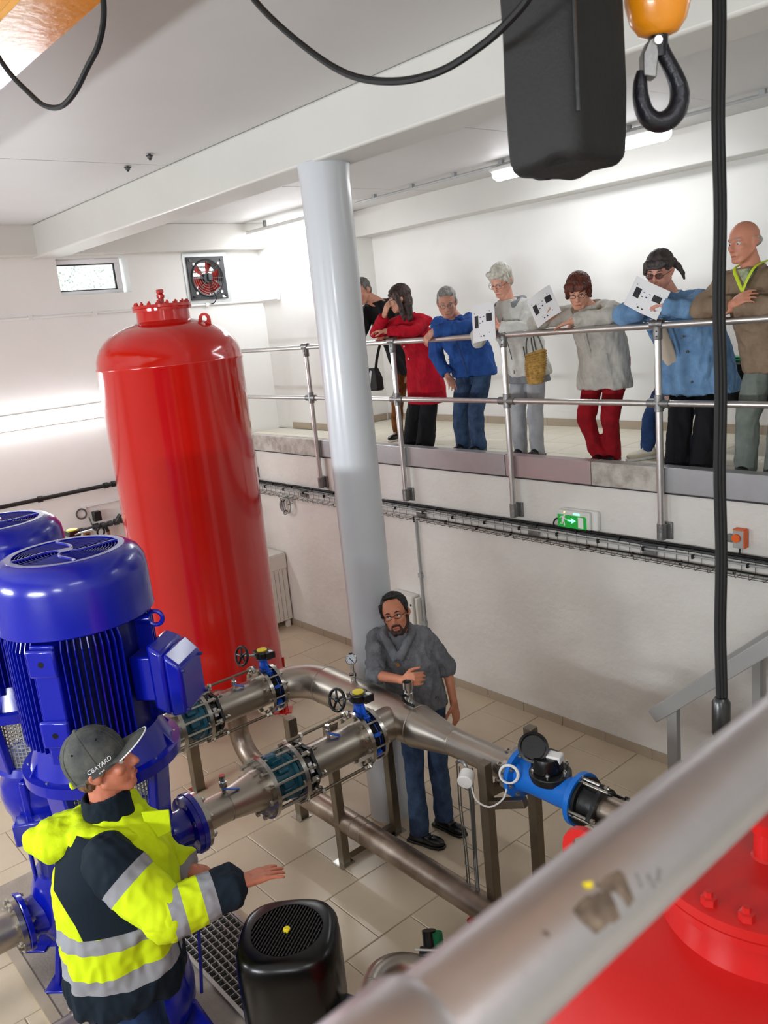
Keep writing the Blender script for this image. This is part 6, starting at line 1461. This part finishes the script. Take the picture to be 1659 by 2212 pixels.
MK = [(-.75, .65, .52, .58, 'inkb'), (-.72, -.35, -.25, .40, 'ink'), (.35, .80, .0, .42, 'ink'), (-.2, -.1, .25, .3, 'inkb'), (.0, .1, .0, .08, 'inkb'), (.1, .2, .28, .32, 'ink'), (-.25, -.15, -.05, .0, 'ink'), (-.3, .6, -.62, -.58, 'inkb'), (-.2, -.1, -.78, -.70, 'ink'), (.05, .15, -.78, -.70, 'ink')]
sheet('printed sheet held upright by the white-haired woman', (-4.868, 5.318, 3.595), (.93, .10, .10), (-.22, .15, .95), .235, .31, MK)
sheet('printed sheet fanned out in hand of the auburn-haired woman', (-4.235, 5.325, 3.68), (.80, .10, .42), (-.12, .1, .95), .24, .24, MK)
sheet('printed sheet tucked under crossed arms of the denim-jacketed woman', (-3.335, 5.330, 3.675), (.80, .06, -.42), (.38, .12, .85), .28, .21, MK)
# straw basket
t = thing('straw_basket', 'small woven straw basket hanging between white and beige jackets', 'basket', (-4.49, 5.50, 3.1))
st = mat('woven_straw', '#c29a4e', .7, bump=.5, bscale=80, var=.4, vscale=30, dark='#8a6428')
b = MB(); prof = [(3.055, .03, .03), (3.06, .065, .045), (3.12, .090, .055), (3.22, .098, .06), (3.32, .092, .055), (3.325, .085, .048), (3.30, .08, .043)]
b.rings([[V((-4.49 + .0*z + rx*math.cos(2*PI*j/32) + (z-3.2)*.10, 5.50+ry*math.sin(2*PI*j/32), z + .02*math.cos(2*PI*j/32)*((z-3.05)/.27))) for j in range(32)] for z, rx, ry in prof]); b.build('body', st, t, smooth=60)
for k in range(13):
    z = 3.075+.0195*k; a = (z-3.05)/.27; rx = .066+.034*math.sin(min(1, a*1.25)*PI/2)-.006*max(0, a-.6)*2
    MB().tube([V((-4.49+(rx+.001)*math.cos(2*PI*j/32)+(z-3.2)*.10, 5.50+(rx*.6+.003)*math.sin(2*PI*j/32), z+.02*math.cos(2*PI*j/32)*a)) for j in range(32)], .0075, 6, True).build('woven_row', st, t)
for s_ in (-1, 1):
    MB().tube(smoothpath([(-4.54, 5.50+s_*.045, 3.31), (-4.545, 5.50+s_*.03, 3.42), (-4.50, 5.50, 3.52), (-4.47, 5.50+s_*.03, 3.44), (-4.44, 5.50+s_*.045, 3.34)], 5), .006, 6).build('handle', M['dgrey'], t)

# ---- man in the grey jumper leaning on the header
gry = cloth('grey_knit_jumper', '#7b7d82', dark='#606268', b=.5, bs=55); rn_ = M
D = person(dict(label='bearded man in grey knitted jumper and jeans leaning on the header pipe', head=(-4.150, 3.45, 1.735), f=(.62, -.72, .14), tilt=.20, skin='#cb8363', gaze=(.35, .15), s=1.12, floor=0.0, vox=.007,
    shA=(-4.335, 3.41, 1.535), shB=(-4.075, 3.62, 1.535), elA=(-4.15, 3.215, 1.375), wrA=(-3.845, 3.215, 1.425), hdA=(.95, .08, .30), hnA=(.1, .9, -.2), fistA=True, curlA=1.0, thA=1,
    elB=(-4.035, 3.78, 1.27), wrB=(-3.94, 3.73, 1.03), hdB=(.25, -.1, -.95), hnB=(-.9, -.3, -.1), curlB=.45, thB=-1, hip=(-4.13, 3.58, 1.03), tw=.20, td=.14, hiplat=(.75, .65, 0),
    knA=(-4.12, 3.46, .58), knB=(-4.05, 3.63, .58), anA=(-4.10, 3.42, .12), anB=(-4.09, 3.66, .12), hair=('receding', hairmat('#171412', '#060505')), beard=hairmat('#3a2118', '#1c100b'), seed=20,
    glasses=dict(m=GLASSD, w=.024, h=.013), trousers=(cloth('worn_jeans', '#3b4d68', dark='#22324d', var=.4), .090, .070, .066, .008), toeA=(.35, .12, 0), toeB=(.8, .1, 0), shoes=M['blkp'], laces=M['blkp'], solem=M['blkp'], hipw=.085,
    jacket=dict(m=gry, hem=1.02, r=(.070, .064, .05), shortsleeve=True, wr=.010, ws=12, collar=False, name='jumper', flare=.95)))
c = lerp(D['mid'], D['nb'], .55); fw = V((.62, -.72, 0)).normalized(); lt = V((-fw.y, fw.x, 0))
b = MB(); b.tube(smoothpath([c + fw*.155 - V((0, 0, .13)) - lt*.01, c + fw*.12 - lt*.055 - V((0, 0, .04)), c + fw*.03 - lt*.098 + V((0, 0, .03)), c - fw*.07 + V((0, 0, .055)), c + fw*.03 + lt*.098 + V((0, 0, .03)), c + fw*.12 + lt*.055 - V((0, 0, .04)), c + fw*.155 - V((0, 0, .13)) + lt*.01], 4), .030, 12)
remesh(b, 'shawl_collar', gry, D['root'], .008, 2, wr=.003, ws=14)
MB().prism([c + fw*.115 + lt*.0 - V((0, 0, .10)), c + fw*.05 + lt*.075 + V((0, 0, .03)), c + fw*.085 + lt*.060 + V((0, 0, .0)), c + fw*.118 + lt*.03 - V((0, 0, .06))], fw*.012).build('teal_shirt_collar', cloth('teal_shirt', '#1d8f8c'), D['root'])
MB().torus(c + fw*.185 - V((0, 0, .155)), fw, .011, .004, 16, 6).cyl(c+fw*.178-V((0, 0, .155)), c+fw*.186-V((0, 0, .155)), .009, n=12).build('toggle_button', M['copper'], D['root'])

# ---- worker in the high-visibility jacket
fw = V((.465, .885, 0)).normalized(); lt = V((.885, -.465, 0)).normalized()
yc, nc, gc_ = '#c9e010', '#0c1a26', '#8f9095'
def rampmat(name, p0, p1, stops, base=.8, side=None):
    """colour bands of the sewn panels along p0 -> p1 (object space = world minus root)"""
    m = bpy.data.materials.new(name); m.use_nodes = True; nt = m.node_tree; N = nt.nodes; L = nt.links; b = N['Principled BSDF']; b.inputs['Roughness'].default_value = base; b.inputs['Specular IOR Level'].default_value = .25
    tc = N.new('ShaderNodeTexCoord'); p0, p1 = V(p0), V(p1); d = p1-p0
    def dotn(vec, k):
        vm = N.new('ShaderNodeVectorMath'); vm.operation = 'DOT_PRODUCT'; vm.inputs[1].default_value = vec; L.new(tc.outputs['Object'], vm.inputs[0])
        ad = N.new('ShaderNodeMath'); ad.operation = 'ADD'; ad.inputs[1].default_value = k; L.new(vm.outputs['Value'], ad.inputs[0]); return ad.outputs[0]
    k = d/d.length_squared
    t_ = dotn(k, -p0.dot(k))
    rp = N.new('ShaderNodeValToRGB'); rp.color_ramp.interpolation = 'CONSTANT'; e = rp.color_ramp.elements
    e[0].position = 0; e[0].color = (*srgb(stops[0][1]), 1); e[1].position = stops[1][0]; e[1].color = (*srgb(stops[1][1]), 1)
    for s_, c_ in stops[2:]: q = e.new(s_); q.color = (*srgb(c_), 1)
    L.new(t_, rp.inputs[0]); out = rp.outputs[0]
    if side:
        for (vec, kk, lo, hi, zlo, zhi, colr, slant) in side:
            a = dotn(vec, kk); z = dotn(V((0, 0, 1)), 0)
            def cmp(x, op, v):
                c = N.new('ShaderNodeMath'); c.operation = op; L.new(x, c.inputs[0])
                if isinstance(v, float): c.inputs[1].default_value = v
                else: L.new(v, c.inputs[1])
                return c.outputs[0]
            sl = cmp(z, 'MULTIPLY', slant); a2 = cmp(a, 'ADD', sl)
            g = cmp(cmp(a2, 'GREATER_THAN', lo), 'MULTIPLY', cmp(a2, 'LESS_THAN', hi)); g = cmp(g, 'MULTIPLY', cmp(z, 'GREATER_THAN', zlo)); g = cmp(g, 'MULTIPLY', cmp(z, 'LESS_THAN', zhi))
            mx = N.new('ShaderNodeMix'); mx.data_type = 'RGBA'; L.new(g, mx.inputs[0]); L.new(out, mx.inputs[6]); mx.inputs[7].default_value = (*srgb(colr), 1); out = mx.outputs[2]
    L.new(out, b.inputs['Base Color'])
    n2 = N.new('ShaderNodeTexNoise'); n2.inputs['Scale'].default_value = 70; L.new(tc.outputs['Object'], n2.inputs['Vector']); bp = N.new('ShaderNodeBump'); bp.inputs['Strength'].default_value = .12; L.new(n2.outputs[0], bp.inputs['Height']); L.new(bp.outputs[0], b.inputs['Normal'])
    MATS[name] = m; return m
H = V((-3.150, 1.010, 2.078)); hipW = V((-3.17, .955, 1.20)); fz = .20
RT = V((hipW.x, hipW.y, fz))
mtor = rampmat('hi_vis_torso_panels', (0, 0, 1.08-fz), (0, 0, 2.08-fz), [(0, nc), (.145, gc_), (.215, yc), (.335, gc_), (.405, yc), (.99, yc)],
    side=[(lt, 0.0, .02, .60, 1.485-fz, 2.0-fz, nc, 0.0)] if False else None)
shN, shF = V((-2.975, .905, 1.775)), V((-3.33, 1.085, 1.79))
D = person(dict(label='man in yellow high-visibility jacket and grey cap pointing with outstretched hand', head=H, f=(.50, .82, .22), skin='#c67a5e', gaze=(.2, .1), s=1.17, floor=fz, vox=.0065,
    shA=shF, shB=shN, elA=(-3.36, 1.17, 1.50), wrA=(-3.17, 1.30, 1.42), elB=(-2.775, 1.015, 1.575), wrB=(-2.690, 1.300, 1.600), hdB=(.12, .95, -.10), hnB=(.05, -.1, -1), curlB=.16, thB=1,
    hip=hipW, tw=.245, td=.232, hiplat=(.885, -.465, 0), knA=(-3.27, 1.03, .72), knB=(-3.08, .93, .72), anA=(-3.28, 1.02, .30), anB=(-3.07, .92, .30), toe=(.465, .885, 0),
    hair=('capped', hairmat('#7a5a45', '#4c3527')), seed=30, trousers=(jeansd, .115, .085, .075, .008), shoes=M['blkp'], hipw=.11,
    jacket=dict(m=mtor, hem=1.09, r=(.098, .088, .078), wr=.014, ws=7.5, vox=.0095, skip='B', collar=False, flare=1.02, waist=1.03, cuff=.06)))
root = D['root']
# sleeves as parts of their own, slightly wider, with sewn bands
def sleeve(name, sh, el, wr_, mats, R):
    b = MB(); b.cap(sh, el, R[0], R[1]); q = remesh(b, name, mats[0], root, .0085, 3, wr=.010, ws=7, seed=5)
    b = MB(); we = lerp(el, wr_, .95); b.cap(el, lerp(el, we, .85), R[1], R[2]+.004); b.cyl(lerp(el, we, .4), we, (R[1]+R[2])/2, R[2], 20)
    q2 = remesh(b, 'lower_'+name, mats[1], root, .0085, 2, wr=.007, ws=9, seed=6)
S0 = shN + (shN-V((-2.775, 1.015, 1.575))).normalized()*.11
up = rampmat('hi_vis_upper_sleeve', S0-RT, V((-2.775, 1.015, 1.575))-RT, [(0, nc), (.46, gc_), (.585, yc), (1.0, yc)])
E0 = V((-2.775, 1.015, 1.575)); W0 = V((-2.690, 1.300, 1.600))
lo = rampmat('hi_vis_lower_sleeve', E0-(W0-E0)*.3-RT, W0-RT, [(0, yc), (.27, gc_), (.41, yc), (.60, gc_), (.735, nc), (1.0, nc)])
sleeve('sleeve', shN, E0, W0, (up, lo), (.108, .100, .084))
# navy side panel and hood, collar
pn = MB()
Nn = 7; rows = []
navy = cloth('navy_panel', '#0c1a26', var=.1)
def surf(z, ang, rr=1.0):
    t_ = (z-hipW.z)/(D['mid'].z-hipW.z); c = lerp(hipW, D['mid'], t_); w_, d_ = D['jw']*1.0*rr, D['jd']*1.04*rr
    if t_ > .85: w_ *= 1-(t_-.85)*.9; d_ *= 1-(t_-.85)*1.6
    n_ = 2.5; ca, sa = math.cos(ang), math.sin(ang); k = (abs(ca)**n_+abs(sa)**n_)**(-1/n_)
    return c + lt*(w_*ca*k) + fw*(d_*sa*k)
for z, a0, a1 in ((1.495, -.42, .35), (1.56, -.50, .30), (1.64, -.66, .25), (1.70, -.85, .2), (1.76, -1.25, .2), (1.82, -1.75, .2), (1.87, -1.9, .2)):
    rows.append([surf(z, a0+(a1-a0)*i/10, 1.10) for i in range(11)] + [surf(z, a0+(a1-a0)*i/10, 1.04) for i in range(10, -1, -1)])
pn.rings(rows); pn.build('navy_side_panel', navy, root, smooth=80)
yel_ = cloth('hi_vis_yellow', yc, var=.08)
b = MB(); c = D['nb'] - V((0, 0, .045))
b.tube(smoothpath([c + fw*.17 + lt*.055 - V((0, 0, .07)), c + fw*.10 + lt*.115 - V((0, 0, .03)), c + lt*.135, c - fw*.10 + lt*.09 + V((0, 0, .0)), c - fw*.13 + V((0, 0, .0)), c - fw*.10 - lt*.09, c - lt*.135, c + fw*.10 - lt*.115 - V((0, 0, .03)), c + fw*.17 - lt*.055 - V((0, 0, .07))], 4), [.032]*5 + [.046]*6 + [.058]*12 + [.046]*5 + [.032]*5, 14)
b.sph(c - fw*.205 - V((0, 0, .015)), (.135, .105, .09), 18, 12, (lt, fw, V((0, 0, 1))))
b.cap(c - fw*.12 - V((0, 0, .02)), c - fw*.29 - V((0, 0, .01)), .09, .055); b.sph(c - fw*.13 - V((0, 0, .10)), (.11, .05, .08), 16, 10, (lt, fw, V((0, 0, 1))))
b.cap(c + lt*.12 - V((0, 0, .02)), c + lt*.15 - fw*.02 - V((0, 0, .09)), .05, .035)
remesh(b, 'hood', yel_, root, .0085, 3, wr=.010, ws=8, seed=9)
b = MB(); n = 24; cc = D['nb'] + V((0, 0, .01)); rg = []
for dz, rr in ((-.05, .096), (.0, .092), (.055, .088), (.085, .084)):
    rg.append([cc + V((0, 0, dz)) + (lt*math.cos(2*PI*i/n) + fw*(math.sin(2*PI*i/n)*1.08))*rr - fw*(.004) + V((0, 0, .014*math.sin(2*PI*i/n))) for i in range(n)])
b.rings(rg + [[lerp(p, cc+V((0, 0, dz)), .12) for p in r_] for r_, dz in zip(rg[::-1], (.085, .055, 0, -.05))], False, True)
remesh(b, 'fleece_collar', navy, root, .007, 2, wr=.004, ws=14)
for s_ in (-1,):
    MB().prism([D['nb']+fw*.13+lt*.05, D['nb']+fw*.24+lt*.06+V((0, 0, -.01)), D['nb']+fw*.235+lt*.07-V((0, 0, .10)), D['nb']+fw*.15+lt*.08-V((0, 0, .12))], lt*.010).build('open_flap', yel_, root, smooth=0, bevel=.003)
front = MB().tube([surf(1.13, PI/2-.45, 1.08), surf(1.25, PI/2-.5, 1.09), surf(1.36, PI/2-.6, 1.08), surf(1.44, PI/2-.6, 1.06)], .004, 6).build('zip', navy, root)
# cap
P = D['P']; f, u, r, s = D['f'], D['u'], D['r'], D['s']
capm = cloth('faded_grey_cap', '#5b5c56', dark='#33373a', var=.5)
b = MB(); rg = []
tiltb = -.22
uc = (u*math.cos(tiltb) - f*math.sin(tiltb)*-1).normalized() if False else (u + f*-.20).normalized(); fc = (f + u*.20).normalized()
C0 = P(0, -.016, .040)
for q, k in ((-.34, 1.0), (-.15, 1.03), (.1, 1.02), (.35, .97), (.58, .86), (.78, .68), (.92, .44), (1.0, .15), (1.01, .02)):
    rg.append([C0 + uc*(q*.112*s) + (r*math.cos(2*PI*i/36)*.088 + fc*math.sin(2*PI*i/36)*.107)*(k*s) for i in range(36)])
b.rings(rg); crown = b.build('cap_crown', capm, root, smooth=70)
for k in range(6):
    a = k*PI/3+.26
    MB().tube([C0 + uc*(q*.112*s) + (r*math.cos(a)*.088 + fc*math.sin(a)*.107)*(kk*s*1.012) for q, kk in ((-.3, 1.02), (.1, 1.02), (.35, .97), (.58, .86), (.78, .68), (.92, .44), (1.0, .12))], .0016, 5).build('cap_seam', capm, root)
    a2 = a+.5; MB().sph(C0 + uc*(.62*.112*s) + (r*math.cos(a2)*.088 + fc*math.sin(a2)*.107)*(.845*s), .0045, 8, 6).build('eyelet', M['blkp'], root)
MB().sph(C0+uc*.1135*s, .010, 12, 8).build('cap_button', capm, root)
b = MB(); K = 14; top = []; bot = []
for i in range(K+1):
    a = -1.15 + 2.3*i/K
    base = C0 - uc*.020*s + (r*math.sin(a)*.084 + fc*math.cos(a)*.103)*s
    row = []
    for j_ in range(6):
        t_ = j_/5; ext = .098*s*math.cos(a*.95)**.8 if abs(a) < 1.6 else 0
        p = base + (fc*.98 + uc*.12)*(ext*t_) + r*(math.sin(a)*.006*t_) - uc*(.020*s*(abs(math.sin(a))**2)*(.2+t_*.8)) + uc*.010*s*t_*(1-t_)
        row.append(p)
    top.append(row)
for row in top: row += [p - uc*.0045 for p in row[::-1]]
b.rings(top); b.build('cap_brim', capm, root, smooth=60)
MB().tube([row[5]-uc*.002 for row in top], .0030, 6).build('brim_piping', M['paper'], root)
MB().tube([C0 - uc*.038*s + (r*math.cos(a)*.0885 + fc*math.sin(a)*.108)*s*1.0 for a in [PI*1.12+.76*PI*i/10 for i in range(11)]], .006, 6, flat=.5).build('cap_strap', capm, root)
MB().box(C0 - uc*.045*s - fc*.112*s + r*.012, (.026, .020, .020)).build('strap_label', yel_, root)
def text_part(txt, size, M4, m, name, parent, depth=.0008):
    cu = bpy.data.curves.new('t', 'FONT'); cu.body = txt; cu.size = size; cu.extrude = depth; cu.align_x = 'CENTER'; cu.align_y = 'CENTER'; cu.shear = .25
    o = bpy.data.objects.new('t', cu); COL.objects.link(o)
    dg = bpy.context.evaluated_depsgraph_get(); me = bpy.data.meshes.new_from_object(o.evaluated_get(dg)); bpy.data.objects.remove(o)
    return me
def wrap_text(txt, size, ang, q0, name, m):
    me = text_part(txt, size, None, m, name, root)
    ob_off = root.location
    for v in me.vertices:
        a = ang + v.co.x/(.098*s); q = q0*.112 + v.co.y
        kk = 1.03 - max(0, q/.112)*.09 if q > 0 else 1.03
        p = C0 + uc*(q*s) + (r*math.cos(a)*.088 + fc*math.sin(a)*.107)*(kk*s*1.012)
        p += (p-C0).normalized()*(v.co.z+.0006)
        v.co = p - ob_off
    me.materials.clear(); me.materials.append(m); me.name = name
    o = bpy.data.objects.new(name, me); COL.objects.link(o); o.parent = root
wrap_text('CBAYARD', .021, .30, -.06, 'cap_lettering', M['paper'])
wrap_text('by talis', .008, .26, -.24, 'cap_small_lettering', M['paper'])
t = thing('standing_block', 'low concrete block on which the worker stands', 'block', (-3.17, .98, 0))
MB().bb(-3.55, -2.85, .68, 1.30, .0, .20).build('block', M['conc'], t, bevel=.01)

tapeg = mat('worn_grey_print', '#77706c', .6)
# ---- torn tape on the near handrail
t = NEAR = [o for o in bpy.data.objects if o.name.startswith('near_handrail')][0]
patch('tape_scrap', [(.2223, .987), (.2275, 1.02), (.2323, 1.025), (.235, .96), (.2382, .95), (.2431, .823), (.2425, .61), (.2419, .364), (.2372, .37), (.235, .43), (.2313, .425), (.2263, .441), (.2228, .743)], tape)
patch('tape_scrap', [(.2401, 1.07), (.2468, 1.065), (.2541, 1.002), (.2552, .887), (.2532, .656), (.2528, .439), (.248, .403), (.2457, .759), (.2403, .875)], tape)
patch('yellow_fleck', [(.2352, 1.236), (.2397, 1.151), (.2376, 1.052), (.2346, 1.113)], M['yel'])
patch('printed_mark', [(.2599, .79), (.2616, .77), (.2606, .519), (.2587, .508)], tapeg)
patch('printed_mark', [(.265, .63), (.2671, .621), (.2675, .338), (.2654, .349)], tapeg)
patch('printed_mark', [(.2731, .581), (.2752, .533), (.2708, .359), (.2691, .399)], tapeg)
patch('rust_spot', [(.2049, 1.048), (.207, 1.011), (.2067, .902), (.2053, .941)], tape)
